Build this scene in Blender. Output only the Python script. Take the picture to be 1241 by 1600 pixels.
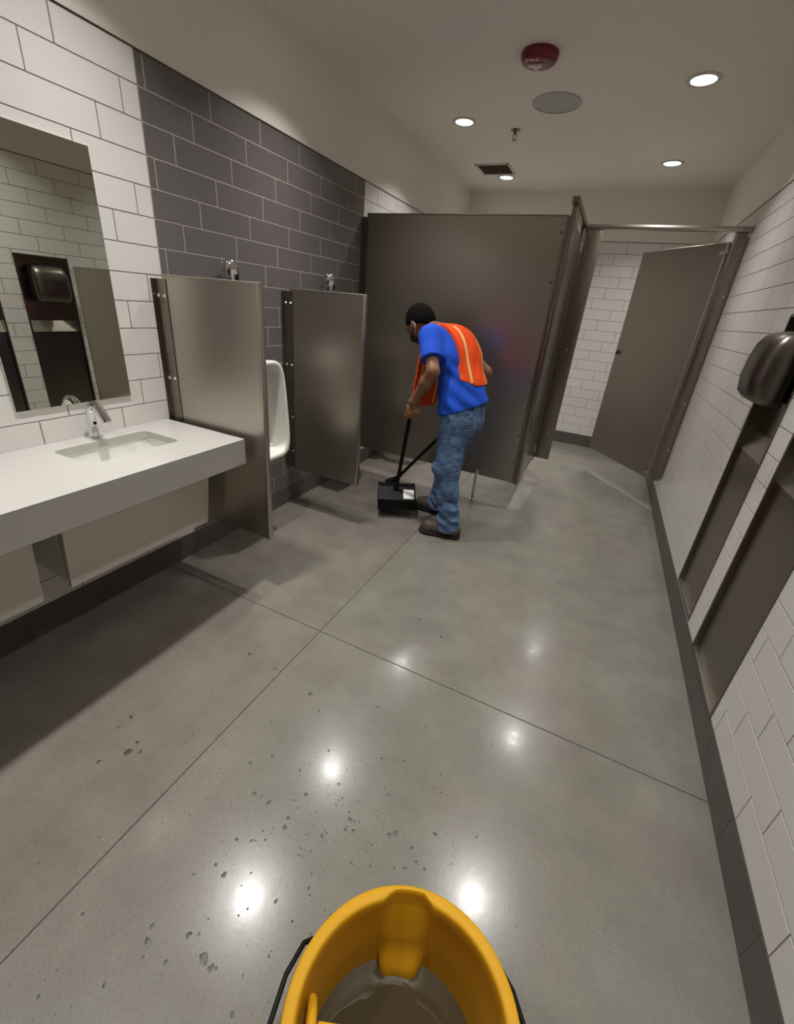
import bpy, bmesh, math, random
import numpy as np
from mathutils import Vector, Matrix

for o in list(bpy.data.objects):
    bpy.data.objects.remove(o)
S = bpy.context.scene
COL = S.collection
rnd = random.Random(7)

# ------------------------------------------------------------------ camera
cam_d = bpy.data.cameras.new('camera')
cam = bpy.data.objects.new('camera', cam_d)
COL.objects.link(cam)
cam_d.sensor_width = 36.0
cam_d.lens = 657.94 / 1600 * 36.0
cam_d.shift_x = -5.332 / 1600
cam_d.shift_y = -31.58 / 1600
cam_d.clip_start = 0.02
R_ = ((0.89926, 0.42885, 0.0861), (0.24664, -0.3346, -0.90951), (-0.36124, 0.83913, -0.40667))
m = Matrix.Identity(4)
for i in range(3):
    m[i][0] = R_[0][i]
    m[i][1] = -R_[1][i]
    m[i][2] = -R_[2][i]
m[0][3], m[1][3], m[2][3] = 0.0, 0.0, 1.5
cam.matrix_world = m
S.camera = cam

# ------------------------------------------------------------------ world, exposure
W = bpy.data.worlds.new('world')
S.world = W
W.use_nodes = True
W.node_tree.nodes['Background'].inputs[0].default_value = (0.5, 0.47, 0.43, 1)
W.node_tree.nodes['Background'].inputs[1].default_value = 0.02
S.view_settings.view_transform = 'Standard'
S.view_settings.look = 'None'
S.view_settings.gamma = 1.0
S.view_settings.use_curve_mapping = False
S.view_settings.exposure = 0.07
S.cycles.max_bounces = 10
S.cycles.diffuse_bounces = 5
S.cycles.glossy_bounces = 5
S.cycles.sample_clamp_indirect = 4.0

LAMP_W = 147.0          # power of each ceiling light
LAMP_COL = (1.0, 0.985, 0.945)
BEAM = 5.2             # how fast a light fades away from straight down (power of the cosine)
LENS_E = 5.0           # brightness of the lit lens

# room measures
XL, XR, YB, YF, ZC = -1.973, 0.706, 5.87, -1.35, 2.81
ZT = 2.325             # top of the tiles
ZB = 0.145             # top of the dark tile base
ROW = (ZT - ZB) / 19
TL = 0.3345            # tile pitch


# ------------------------------------------------------------------ helpers
def lin(r, g, b):
    f = lambda c: (c / 255 / 12.92) if c / 255 <= 0.04045 else ((c / 255 + 0.055) / 1.055) ** 2.4
    return (f(r), f(g), f(b), 1)


def mat(name, col, rough=0.5, metal=0.0, spec=0.5, coat=0.0, var=0.0, vscale=6.0, bump=0.0, bscale=60.0, bstretch=(1, 1, 1), rvar=0.0, emit=None):
    M = bpy.data.materials.new(name)
    M.use_nodes = True
    nt = M.node_tree
    N, L = nt.nodes, nt.links
    P = N['Principled BSDF']
    P.inputs['Base Color'].default_value = col if len(col) == 4 else (*col, 1)
    P.inputs['Roughness'].default_value = rough
    P.inputs['Metallic'].default_value = metal
    P.inputs['Specular IOR Level'].default_value = spec
    P.inputs['Coat Weight'].default_value = coat
    P.inputs['Coat Roughness'].default_value = 0.08
    tc = N.new('ShaderNodeTexCoord')
    if var > 0 or rvar > 0:
        n = N.new('ShaderNodeTexNoise')
        n.inputs['Scale'].default_value = vscale
        n.inputs['Detail'].default_value = 5
        L.new(tc.outputs['Object'], n.inputs['Vector'])
        if var > 0:
            mx = N.new('ShaderNodeMix')
            mx.data_type = 'RGBA'
            c = P.inputs['Base Color'].default_value
            mx.inputs[6].default_value = (c[0] * (1 - var), c[1] * (1 - var), c[2] * (1 - var), 1)
            mx.inputs[7].default_value = (min(1, c[0] * (1 + var)), min(1, c[1] * (1 + var)), min(1, c[2] * (1 + var)), 1)
            L.new(n.outputs['Fac'], mx.inputs[0])
            L.new(mx.outputs[2], P.inputs['Base Color'])
        if rvar > 0:
            mr = N.new('ShaderNodeMapRange')
            mr.inputs[3].default_value = max(0, rough - rvar)
            mr.inputs[4].default_value = rough + rvar
            L.new(n.outputs['Fac'], mr.inputs[0])
            L.new(mr.outputs[0], P.inputs['Roughness'])
    if bump > 0:
        mp = N.new('ShaderNodeMapping')
        mp.inputs['Scale'].default_value = bstretch
        L.new(tc.outputs['Object'], mp.inputs['Vector'])
        n2 = N.new('ShaderNodeTexNoise')
        n2.inputs['Scale'].default_value = bscale
        n2.inputs['Detail'].default_value = 3
        L.new(mp.outputs[0], n2.inputs['Vector'])
        b = N.new('ShaderNodeBump')
        b.inputs['Strength'].default_value = bump
        b.inputs['Distance'].default_value = 0.002
        L.new(n2.outputs['Fac'], b.inputs['Height'])
        L.new(b.outputs[0], P.inputs['Normal'])
    if emit:
        P.inputs['Emission Color'].default_value = (*emit[0], 1)
        P.inputs['Emission Strength'].default_value = emit[1]
    return M


class MB:
    """collects shapes into one mesh"""
    def __init__(s):
        s.bm = bmesh.new()

    def box(s, x0, x1, y0, y1, z0, z1, bev=0.0, M=None, seg=2):
        r = bmesh.ops.create_cube(s.bm, size=1.0)
        vs = r['verts']
        T = Matrix.Translation(((x0 + x1) / 2, (y0 + y1) / 2, (z0 + z1) / 2)) @ Matrix.Diagonal((x1 - x0, y1 - y0, z1 - z0, 1))
        bmesh.ops.transform(s.bm, matrix=T, verts=vs)
        if bev > 0:
            es = list({e for v in vs for e in v.link_edges})
            rr = bmesh.ops.bevel(s.bm, geom=es, offset=bev, segments=seg, affect='EDGES', profile=0.5)
            vs = list({v for f in rr['faces'] for v in f.verts} | {v for v in vs if v.is_valid})
            vs = s._island(vs)
        if M is not None:
            bmesh.ops.transform(s.bm, matrix=M, verts=vs)
        return s

    def _island(s, vs):
        seen = set(vs)
        st = list(vs)
        while st:
            v = st.pop()
            for e in v.link_edges:
                w = e.other_vert(v)
                if w not in seen:
                    seen.add(w)
                    st.append(w)
        return list(seen)

    def tube(s, pts, rad, n=12, caps=True, closed=False):
        pts = [Vector(p) for p in pts]
        if not hasattr(rad, '__len__'):
            rad = [rad] * len(pts)
        rings = []
        up = None
        k = len(pts)
        for i, p in enumerate(pts):
            if closed:
                t = (pts[(i + 1) % k] - pts[i - 1]).normalized()
            else:
                t = (pts[min(i + 1, k - 1)] - pts[max(i - 1, 0)]).normalized()
            if up is None:
                up = Vector((0, 0, 1)) if abs(t.z) < 0.9 else Vector((1, 0, 0))
            a = (up - t * up.dot(t)).normalized()
            up = a
            b = t.cross(a)
            rings.append([s.bm.verts.new(p + (a * math.cos(2 * math.pi * j / n) + b * math.sin(2 * math.pi * j / n)) * rad[i]) for j in range(n)])
        rr = range(k if closed else k - 1)
        for i in rr:
            A, B = rings[i], rings[(i + 1) % k]
            for j in range(n):
                s.bm.faces.new((A[j], A[(j + 1) % n], B[(j + 1) % n], B[j]))
        if caps and not closed:
            s.bm.faces.new(list(reversed(rings[0])))
            s.bm.faces.new(rings[-1])
        return s

    def lathe(s, prof, c=(0, 0, 0), axis='z', n=32, M=None):
        """prof: list of (r, h)"""
        rings = []
        new = []
        for r, h in prof:
            if r < 1e-6:
                v = s.bm.verts.new((0, 0, h))
                rings.append([v])
                new.append(v)
            else:
                ring = [s.bm.verts.new((r * math.cos(2 * math.pi * j / n), r * math.sin(2 * math.pi * j / n), h)) for j in range(n)]
                rings.append(ring)
                new += ring
        for A, B in zip(rings, rings[1:]):
            if len(A) == 1 and len(B) == 1:
                continue
            for j in range(n):
                if len(A) == 1:
                    s.bm.faces.new((A[0], B[(j + 1) % n], B[j]))
                elif len(B) == 1:
                    s.bm.faces.new((A[j], A[(j + 1) % n], B[0]))
                else:
                    s.bm.faces.new((A[j], A[(j + 1) % n], B[(j + 1) % n], B[j]))
        T = Matrix.Identity(4)
        if axis == 'x':
            T = Matrix.Rotation(math.pi / 2, 4, 'Y')
        elif axis == 'y':
            T = Matrix.Rotation(-math.pi / 2, 4, 'X')
        T = Matrix.Translation(c) @ T
        if M is not None:
            T = M @ T
        bmesh.ops.transform(s.bm, matrix=T, verts=new)
        return s

    def loft(s, rings, close_first=True, close_last=True):
        R = [[s.bm.verts.new(p) for p in r] for r in rings]
        n = len(R[0])
        for A, B in zip(R, R[1:]):
            for j in range(n):
                s.bm.faces.new((A[j], A[(j + 1) % n], B[(j + 1) % n], B[j]))
        if close_first:
            s.bm.faces.new(list(reversed(R[0])))
        if close_last:
            s.bm.faces.new(R[-1])
        return s

    def prism(s, poly, y0, y1, M=None):
        """polygon in xz extruded along y"""
        a = [s.bm.verts.new((x, y0, z)) for x, z in poly]
        b = [s.bm.verts.new((x, y1, z)) for x, z in poly]
        n = len(poly)
        s.bm.faces.new(a)
        s.bm.faces.new(list(reversed(b)))
        for j in range(n):
            s.bm.faces.new((a[j], b[j], b[(j + 1) % n], a[(j + 1) % n]))
        if M is not None:
            bmesh.ops.transform(s.bm, matrix=M, verts=a + b)
        return s

    def build(s, name, material, parent=None, smooth=True, angle=40, loc=None, rz=0.0):
        bmesh.ops.recalc_face_normals(s.bm, faces=s.bm.faces[:])
        me = bpy.data.meshes.new(name)
        s.bm.to_mesh(me)
        s.bm.free()
        return link(name, me, material, parent, smooth, angle, loc, rz)


def link(name, me, material, parent=None, smooth=True, angle=40, loc=None, rz=0.0):
    if material is not None and not me.materials:
        me.materials.append(material)
    if smooth:
        me.polygons.foreach_set('use_smooth', [True] * len(me.polygons))
        try:
            me.set_sharp_from_angle(angle=math.radians(angle))
        except Exception:
            pass
    o = bpy.data.objects.new(name, me)
    COL.objects.link(o)
    if parent is not None:
        o.parent = parent
    if loc is not None:
        o.location = loc
    o.rotation_euler.z = rz
    return o


def tag(o, label, cat, group=None):
    o['label'] = label
    o['category'] = cat
    if group:
        o['group'] = group
    return o


def thing(name, label, cat, loc=(0, 0, 0), rz=0.0, group=None):
    o = bpy.data.objects.new(name, None)
    o.empty_display_size = 0.1
    COL.objects.link(o)
    o.location = loc
    o.rotation_euler.z = rz
    return tag(o, label, cat, group)


def struct(o):
    o['kind'] = 'structure'
    return o


def dup(root, loc=None, rz=None, label=None):
    r = root.copy()
    COL.objects.link(r)
    if loc is not None:
        r.location = loc
    if rz is not None:
        r.rotation_euler.z = rz
    if label:
        r['label'] = label
    for ch in list(root.children):
        c = ch.copy()
        COL.objects.link(c)
        c.parent = r
        for g in list(ch.children):
            d = g.copy()
            COL.objects.link(d)
            d.parent = c
    return r


# ------------------------------------------------------------------ materials
M_white_tile = mat('white_glazed_tile', lin(226, 222, 218), 0.22, var=0.03, vscale=3, bump=0.05, bscale=9, spec=0.45)
M_dark_tile = mat('dark_glazed_tile', lin(106, 100, 99), 0.2, var=0.06, vscale=4, bump=0.05, bscale=9, spec=0.45)
M_base_tile = mat('dark_base_tile', lin(92, 88, 84), 0.4, var=0.06, vscale=4, spec=0.3)
M_grout_light = mat('light_grout', lin(186, 178, 170), 0.9)
M_grout = mat('grey_grout', lin(124, 116, 109), 0.9, var=0.08, vscale=30)
M_paint = mat('warm_white_paint', lin(234, 228, 219), 0.75, var=0.015, vscale=2, bump=0.05, bscale=300)
M_trim = mat('metal_edge', lin(120, 110, 100), 0.35, metal=1.0)
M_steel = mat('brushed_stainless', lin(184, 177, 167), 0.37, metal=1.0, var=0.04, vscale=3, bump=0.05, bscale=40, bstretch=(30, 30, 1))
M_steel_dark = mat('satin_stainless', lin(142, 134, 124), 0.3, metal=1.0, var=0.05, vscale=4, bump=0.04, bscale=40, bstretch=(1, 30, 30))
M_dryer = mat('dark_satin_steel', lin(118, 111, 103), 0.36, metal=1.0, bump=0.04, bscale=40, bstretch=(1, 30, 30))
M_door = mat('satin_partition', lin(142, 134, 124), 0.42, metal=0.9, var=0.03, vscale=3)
M_edge_highlight = mat('edge_highlight', lin(205, 196, 184), 0.5, metal=1.0)  # paler steel colour, paints the glint a ceiling light leaves on the door edge
M_chrome = mat('polished_chrome', lin(225, 225, 225), 0.06, metal=1.0)
M_mirror = mat('mirror_silver', lin(214, 217, 206), 0.0, metal=1.0)
M_mirror_edge = mat('glass_edge', lin(200, 205, 196), 0.1)
M_stone = mat('white_solid_surface', lin(186, 183, 179), 0.28, var=0.015, vscale=40, spec=0.5)
M_apron = mat('laminate_apron', lin(220, 212, 201), 0.45, var=0.02, vscale=2)
M_china = mat('vitreous_china', lin(224, 223, 216), 0.12, coat=0.4)
M_black = mat('black_plastic', lin(14, 13, 13), 0.5, spec=0.18, var=0.1, vscale=20)
M_black_soft = mat('black_bristle', lin(18, 17, 17), 0.8)
M_label = mat('white_sticker', lin(225, 225, 222), 0.6)
M_red = mat('red_plastic', lin(112, 14, 16), 0.35)
M_print = mat('white_print', lin(226, 205, 200), 0.6)
M_lens = mat('clear_strobe_lens', lin(226, 216, 208), 0.15, spec=0.6)
M_speaker = mat('speaker_grille', lin(180, 180, 178), 0.7, bump=0.2, bscale=900)
M_dark_vent = mat('vent_core', lin(104, 90, 78), 0.8)
M_lamp_trim = mat('lamp_trim', lin(205, 198, 190), 0.5)
M_lit = mat('lit_lens', (1, 1, 1), 0.5, emit=((0.97, 0.97, 1.0), LENS_E))
M_yellow = mat('yellow_plastic', lin(202, 150, 27), 0.55, spec=0.2, var=0.06, vscale=14, bump=0.04, bscale=120)
M_rubber = mat('grey_rubber', lin(58, 56, 54), 0.7)
M_skin = mat('skin', lin(132, 90, 63), 0.5, var=0.08, vscale=9)
M_hair = mat('black_hair', lin(13, 11, 10), 0.9, spec=0.15, bump=0.5, bscale=120, bstretch=(1, 1, 0.2))
M_shirt = mat('blue_cotton', lin(40, 88, 212), 0.85, var=0.05, vscale=12, bump=0.15, bscale=500, spec=0.2)
M_vest = mat('orange_mesh', lin(250, 84, 30), 0.75, var=0.05, vscale=20, bump=0.2, bscale=500, spec=0.2)
M_tape = mat('reflective_tape', lin(252, 196, 120), 0.4)
M_jean_loop = mat('denim_loop', lin(84, 100, 122), 0.9)
M_boot = mat('worn_leather', lin(70, 62, 53), 0.6, var=0.25, vscale=25)
M_sole = mat('boot_sole', lin(30, 27, 25), 0.8)
M_mask = mat('mask_cloth', lin(40, 38, 38), 0.8)
M_loop = mat('white_elastic', lin(225, 222, 216), 0.8)


def denim():
    M = mat('blue_denim', lin(74, 98, 136), 0.9, bump=0.2, bscale=700, spec=0.2)
    nt = M.node_tree
    N, L = nt.nodes, nt.links
    tc = N.new('ShaderNodeTexCoord')
    n = N.new('ShaderNodeTexNoise')
    n.inputs['Scale'].default_value = 24
    n.inputs['Detail'].default_value = 6
    n.inputs['Distortion'].default_value = 0.6
    mp = N.new('ShaderNodeMapping')
    mp.inputs['Scale'].default_value = (1, 1, 1.9)
    L.new(tc.outputs['Object'], mp.inputs[0])
    L.new(mp.outputs[0], n.inputs['Vector'])
    r = N.new('ShaderNodeValToRGB')
    r.color_ramp.elements[0].position = 0.36
    r.color_ramp.elements[0].color = lin(61, 83, 117)
    r.color_ramp.elements[1].position = 0.7
    r.color_ramp.elements[1].color = lin(105, 127, 158)
    L.new(n.outputs['Fac'], r.inputs[0])
    L.new(r.outputs[0], N['Principled BSDF'].inputs['Base Color'])
    return M


M_denim = denim()


def concrete(name, tint_a, tint_b):
    M = bpy.data.materials.new(name)
    M.use_nodes = True
    nt = M.node_tree
    N, L = nt.nodes, nt.links
    P = N['Principled BSDF']
    tc = N.new('ShaderNodeTexCoord')

    def noise(scale, detail=4, rough=0.55, dist=0.0):
        n = N.new('ShaderNodeTexNoise')
        n.inputs['Scale'].default_value = scale
        n.inputs['Detail'].default_value = detail
        n.inputs['Roughness'].default_value = rough
        n.inputs['Distortion'].default_value = dist
        L.new(tc.outputs['Object'], n.inputs['Vector'])
        return n

    def mix(fac, a, b, mode='MIX'):
        x = N.new('ShaderNodeMix')
        x.data_type = 'RGBA'
        x.blend_type = mode
        for i, v in ((0, fac), (6, a), (7, b)):
            if hasattr(v, 'is_linked'):
                L.new(v, x.inputs[i])
            else:
                x.inputs[i].default_value = v
        return x.outputs[2]

    def ramp(src, p0, p1):
        r = N.new('ShaderNodeMapRange')
        r.inputs[1].default_value = p0
        r.inputs[2].default_value = p1
        L.new(src, r.inputs[0])
        return r.outputs[0]

    big = noise(0.9, 3, 0.5, 0.3)
    c = mix(ramp(big.outputs['Fac'], 0.38, 0.62), tint_a, tint_b)
    mid = noise(5, 5, 0.6)
    c = mix(ramp(mid.outputs['Fac'], 0.3, 0.72), c, mix(0.6, c, lin(143, 139, 130)))
    fine = noise(120, 3, 0.7)
    c = mix(ramp(fine.outputs['Fac'], 0.35, 0.75), mix(0.35, c, lin(88, 85, 78)), c)
    # sand grains
    v = N.new('ShaderNodeTexVoronoi')
    v.inputs['Scale'].default_value = 55
    L.new(tc.outputs['Object'], v.inputs['Vector'])
    spk = noise(3.0, 2)
    th = N.new('ShaderNodeMath')
    th.operation = 'MULTIPLY'
    L.new(ramp(v.outputs['Distance'], 0.16, 0.05), th.inputs[0])
    L.new(ramp(spk.outputs['Fac'], 0.5, 0.66), th.inputs[1])
    c = mix(th.outputs[0], c, lin(80, 76, 70))
    L.new(c, P.inputs['Base Color'])
    rg = noise(2.2, 4)
    rm = N.new('ShaderNodeMapRange')
    rm.inputs[3].default_value = 0.17
    rm.inputs[4].default_value = 0.30
    L.new(rg.outputs['Fac'], rm.inputs[0])
    L.new(rm.outputs[0], P.inputs['Roughness'])
    P.inputs['Specular IOR Level'].default_value = 0.36
    P.inputs['Coat Weight'].default_value = 0.24
    P.inputs['Coat IOR'].default_value = 1.45
    cg = noise(38, 5, 0.7)
    cm = N.new('ShaderNodeMapRange')
    cm.inputs[1].default_value = 0.3
    cm.inputs[2].default_value = 0.75
    cm.inputs[3].default_value = 0.085
    cm.inputs[4].default_value = 0.19
    L.new(cg.outputs['Fac'], cm.inputs[0])
    L.new(cm.outputs[0], P.inputs['Coat Roughness'])
    bn = noise(70, 4, 0.7)
    b = N.new('ShaderNodeBump')
    b.inputs['Strength'].default_value = 0.10
    b.inputs['Distance'].default_value = 0.0015
    L.new(bn.outputs['Fac'], b.inputs['Height'])
    L.new(b.outputs[0], P.inputs['Normal'])
    return M


M_floor = concrete('polished_concrete', lin(112, 111, 102), lin(120, 113, 106))
M_floor_left = concrete('polished_concrete_warm', lin(113, 107, 99), lin(118, 107, 101))
M_joint = mat('floor_joint', lin(84, 80, 73), 0.9, var=0.45, vscale=2.2)
M_stain = mat('wet_spot', lin(70, 67, 60), 0.35, var=0.2, vscale=60)


def water_mat():
    M = mat('murky_water', lin(70, 61, 41), 0.02, spec=0.4)
    nt = M.node_tree
    N, L = nt.nodes, nt.links
    tc = N.new('ShaderNodeTexCoord')
    n = N.new('ShaderNodeTexNoise')
    n.inputs['Scale'].default_value = 11
    n.inputs['Detail'].default_value = 1.5
    n.inputs['Distortion'].default_value = 0.8
    L.new(tc.outputs['Object'], n.inputs['Vector'])
    b = N.new('ShaderNodeBump')
    b.inputs['Strength'].default_value = 0.10
    b.inputs['Distance'].default_value = 0.01
    L.new(n.outputs['Fac'], b.inputs['Height'])
    L.new(b.outputs[0], N['Principled BSDF'].inputs['Normal'])
    return M


M_water = water_mat()

# ------------------------------------------------------------------ floor
YJ, XJ = 1.34, -0.935
fl = struct(MB().box(XL - 0.2, XR + 0.2, YF - 0.2, YB + 0.2, -0.16, -0.004).build('floor', M_joint, smooth=False))
g = 0.0013
for (x0, x1) in ((XL - 0.18, XJ - g), (XJ + g, XR + 0.18)):
    for (y0, y1) in ((YF - 0.18, YJ - g), (YJ + g, YB + 0.18)):
        MB().box(x0, x1, y0, y1, -0.05, 0.0, 0.002, seg=1).build('slab', M_floor_left if x0 < XJ - 0.1 else M_floor, fl, smooth=False)

# wet spots and tracked dirt on the floor (seen by the dozen, one layer)
SPOTS = [(-0.858, 0.196, 6), (-0.685, 0.259, 8), (-0.668, 0.235, 11), (-0.599, 0.232, 7), (-0.591, 0.29, 9), (-0.569, 0.302, 5), (-0.524, 0.277, 13), (-0.495, 0.272, 10), (-0.484, 0.278, 4),
         (-0.69, 0.141, 6), (-0.396, 0.241, 8), (-0.607, 0.419, 6), (-0.546, 0.424, 4), (-0.571, 0.333, 4), (-0.645, 0.426, 5), (-0.681, 0.382, 4), (-0.766, 0.691, 7), (-0.717, 0.746, 8), (-0.601, 0.751, 6),
         (-0.683, 0.621, 8), (-0.625, 0.622, 9), (-0.558, 0.666, 5), (-0.535, 0.697, 10), (-0.542, 0.614, 6), (-0.535, 0.59, 8), (-0.564, 0.538, 4), (-0.37, 0.704, 9), (-0.343, 0.682, 7), (-0.421, 0.623, 5),
         (-0.401, 0.619, 4), (-0.24, 0.723, 9), (-0.225, 0.737, 8), (-0.285, 0.654, 4), (-0.275, 0.676, 4), (-0.114, 0.792, 8), (-0.165, 0.725, 7), (-0.139, 0.7, 7), (-0.11, 0.695, 7), (-0.163, 0.669, 5),
         (-0.253, 0.628, 4), (-0.189, 0.655, 4), (-0.296, 0.828, 4), (-0.296, 0.956, 6), (-0.164, 0.921, 5), (-0.477, 0.672, 3), (-0.304, 0.766, 3), (-0.434, 0.721, 4), (-1.273, 0.611, 10), (-1.274, 0.563, 9),
         (-1.162, 0.557, 11), (-1.158, 0.52, 13), (-1.208, 0.454, 13), (-1.121, 0.54, 9), (-1.12, 1.059, 8), (-0.967, 1.051, 8), (-0.756, 1.019, 12), (-0.545, 1.672, 9), (-0.398, 1.614, 8), (-0.279, 1.121, 7), (-0.486, 1.103, 6)]
for i in range(150):
    SPOTS.append((rnd.gauss(-0.42, 0.2), rnd.gauss(0.62, 0.22), rnd.uniform(1.5, 5)))
for i in range(140):
    SPOTS.append((rnd.uniform(-1.1, 0.2), rnd.uniform(0.15, 1.9), rnd.uniform(1.2, 3.2)))
bm = bmesh.new()
for (x, y, r) in SPOTS:
    r *= 0.001
    n = 9
    sx, sy, an = rnd.uniform(0.6, 1.25), rnd.uniform(0.6, 1.25), rnd.uniform(0, 3.1)
    top, bot = [], []
    for j in range(n):
        a = 2 * math.pi * j / n
        q = r * rnd.uniform(0.6, 1.15)
        px, py = q * sx * math.cos(a), q * sy * math.sin(a)
        X, Y = x + px * math.cos(an) - py * math.sin(an), y + px * math.sin(an) + py * math.cos(an)
        bot.append(bm.verts.new((X, Y, 0.0)))
        top.append(bm.verts.new((x + (X - x) * 0.8, y + (Y - y) * 0.8, 0.0005)))
    bm.faces.new(top)
    for j in range(n):
        bm.faces.new((bot[j], bot[(j + 1) % n], top[(j + 1) % n], top[j]))
me = bpy.data.meshes.new('wet_spot')
bm.to_mesh(me)
bm.free()
o = link('wet_spot', me, M_stain, fl, smooth=True)
o['kind'] = 'stuff'

# ------------------------------------------------------------------ ceiling
struct(MB().box(XL - 0.2, XR + 0.2, YF - 0.2, YB + 0.2, ZC, ZC + 0.12).build('ceiling', M_paint, smooth=False))

# ------------------------------------------------------------------ tiled walls
TILE_CACHE = {}


def tile_mesh(w, h, m_, d=0.0014):
    key = (round(w, 4), round(h, 4), m_.name)
    if key not in TILE_CACHE:
        c = 0.0005
        vs = []
        for (ww, yy) in ((0.0, -0.006), (0.0, d - c), (c, d)):
            vs += [(-w / 2 + ww, yy, -h / 2 + ww), (w / 2 - ww, yy, -h / 2 + ww), (w / 2 - ww, yy, h / 2 - ww), (-w / 2 + ww, yy, h / 2 - ww)]
        fs = []
        for k in range(2):
            for j in range(4):
                a, b = k * 4 + j, k * 4 + (j + 1) % 4
                fs.append((a, b, b + 4, a + 4))
        fs.append((8, 9, 10, 11))
        me = bpy.data.meshes.new('tile')
        me.from_pydata(vs, [], fs)
        me.materials.append(m_)
        TILE_CACHE[key] = me
    return TILE_CACHE[key]


def cut(rects, hole):
    out = []
    h0, h1, k0, k1 = hole
    for (a0, a1, z0, z1, m_) in rects:
        if a1 <= h0 or a0 >= h1 or z1 <= k0 or z0 >= k1:
            out.append((a0, a1, z0, z1, m_))
            continue
        if a0 < h0:
            out.append((a0, h0, z0, z1, m_))
        if a1 > h1:
            out.append((h1, a1, z0, z1, m_))
        b0, b1 = max(a0, h0), min(a1, h1)
        if z0 < k0:
            out.append((b0, b1, z0, k0, m_))
        if z1 > k1:
            out.append((b0, b1, k1, z1, m_))
    return out


def lay(parent, rects, place, rz, single, gap=0.0042):
    """rects: along a, height z.  place(a, z) -> centre on the grout plane.  single(rect) -> own object or joined"""
    joined = {}
    for (a0, a1, z0, z1, m_) in rects:
        w, h = a1 - a0 - gap, z1 - z0 - gap
        if w < 0.006 or h < 0.006:
            continue
        me = tile_mesh(w, h, m_)
        p = place((a0 + a1) / 2, (z0 + z1) / 2)
        if single((a0 + a1) / 2, (z0 + z1) / 2):
            o = bpy.data.objects.new('tile', me)
            COL.objects.link(o)
            o.parent = parent
            o.location = p
            o.rotation_euler = (rnd.uniform(-1, 1) * 0.0015, 0, rz + rnd.uniform(-1, 1) * 0.0015)
        else:
            joined.setdefault(m_.name, (m_, []))[1].append((me, p))
    for m_, lst in joined.values():
        V, Fc = [], []
        c, s_ = math.cos(rz), math.sin(rz)
        for me, p in lst:
            b = len(V)
            for v in me.vertices:
                x, y, z = v.co
                V.append((p[0] + x * c - y * s_, p[1] + x * s_ + y * c, p[2] + z))
            Fc += [tuple(b + i for i in f.vertices) for f in me.polygons]
        jm = bpy.data.meshes.new('tile_field')
        jm.from_pydata(V, [], Fc)
        jm.materials.append(m_)
        o = link('tile_field', jm, m_, parent, smooth=False)
        o['kind'] = 'stuff'


def courses(a_lo, a_hi, offs, matf, pitch=TL, z_top=ZT, rows=19, row=ROW, breaks=()):
    rects = []
    for k in range(rows):
        z1 = z_top - k * row
        z0 = z1 - row
        j = offs(k)
        n0 = math.floor((a_lo - j) / pitch)
        a = j + n0 * pitch
        while a < a_hi:
            es = sorted({max(a, a_lo), min(a + pitch, a_hi), *[b for b in breaks if a < b < a + pitch]})
            for e0, e1 in zip(es, es[1:]):
                if e1 - e0 > 0.004:
                    rects.append((e0, e1, z0, z1, matf((e0 + e1) / 2)))
            a += pitch
    return rects


D0, D1 = 1.519, 3.353     # the dark tiled field behind the urinals
# left wall
wl = struct(MB().box(XL - 0.15, XL - 0.0018, YF - 0.2, YB + 0.2, 0, ZT).build('wall_left', M_grout, smooth=False))
MB().box(XL - 0.15, XL + 0.0005, YF - 0.2, YB + 0.2, ZT + 0.004, ZC + 0.02).build('painted_band', M_paint, wl, smooth=False)
MB().box(XL - 0.01, XL - 0.0012, D0, D1, ZB, ZT - 0.003).build('grout_bed', M_grout_light, wl, smooth=False)
lr = courses(YF, YB, lambda k: 1.555 - (k % 3) * TL / 3, lambda a: M_dark_tile if D0 < a < D1 else M_white_tile, breaks=(D0, D1))
lay(wl, lr, lambda a, z: (XL - 0.0018, a, z), -math.pi / 2, lambda a, z: 0.15 < a < 3.4)
struct(MB().box(XL - 0.01, XL + 0.003, YF, YB, ZT - 0.001, ZT + 0.004).build('trim_1', M_trim, smooth=False))
# right wall with two niches for the steel units
NICHES = ((2.205, 2.622, 0.16, 1.607), (1.588, 2.036, 0.135, 1.607))
b = MB()
ys = sorted([YF - 0.2, YB + 0.2] + [q for n in NICHES for q in n[:2]])
for y0, y1 in zip(ys, ys[1:]):
    hole = [n for n in NICHES if abs(n[0] - y0) < 1e-6]
    if hole:
        b.box(XR + 0.0018, XR + 0.2, y0, y1, 0, hole[0][2])
        b.box(XR + 0.0018, XR + 0.2, y0, y1, hole[0][3], ZT)
        b.box(XR + 0.13, XR + 0.2, y0, y1, hole[0][2], hole[0][3])
    else:
        b.box(XR + 0.0018, XR + 0.2, y0, y1, 0, ZT)
wr = struct(b.build('wall_right', M_grout, smooth=False))
MB().box(XR - 0.0005, XR + 0.2, YF - 0.2, YB + 0.2, ZT + 0.004, ZC + 0.02).build('painted_band', M_paint, wr, smooth=False)
rr = courses(YF, YB, lambda k: 1.19 - ((18 - k) % 3) * TL / 3, lambda a: M_white_tile)
for n in NICHES:
    rr = cut(rr, n)
lay(wr, rr, lambda a, z: (XR + 0.0018, a, z), math.pi / 2, lambda a, z: 0.3 < a < 4.25)
struct(MB().box(XR - 0.003, XR + 0.01, YF, YB, ZT - 0.001, ZT + 0.004).build('trim_2', M_trim, smooth=False))
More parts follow.
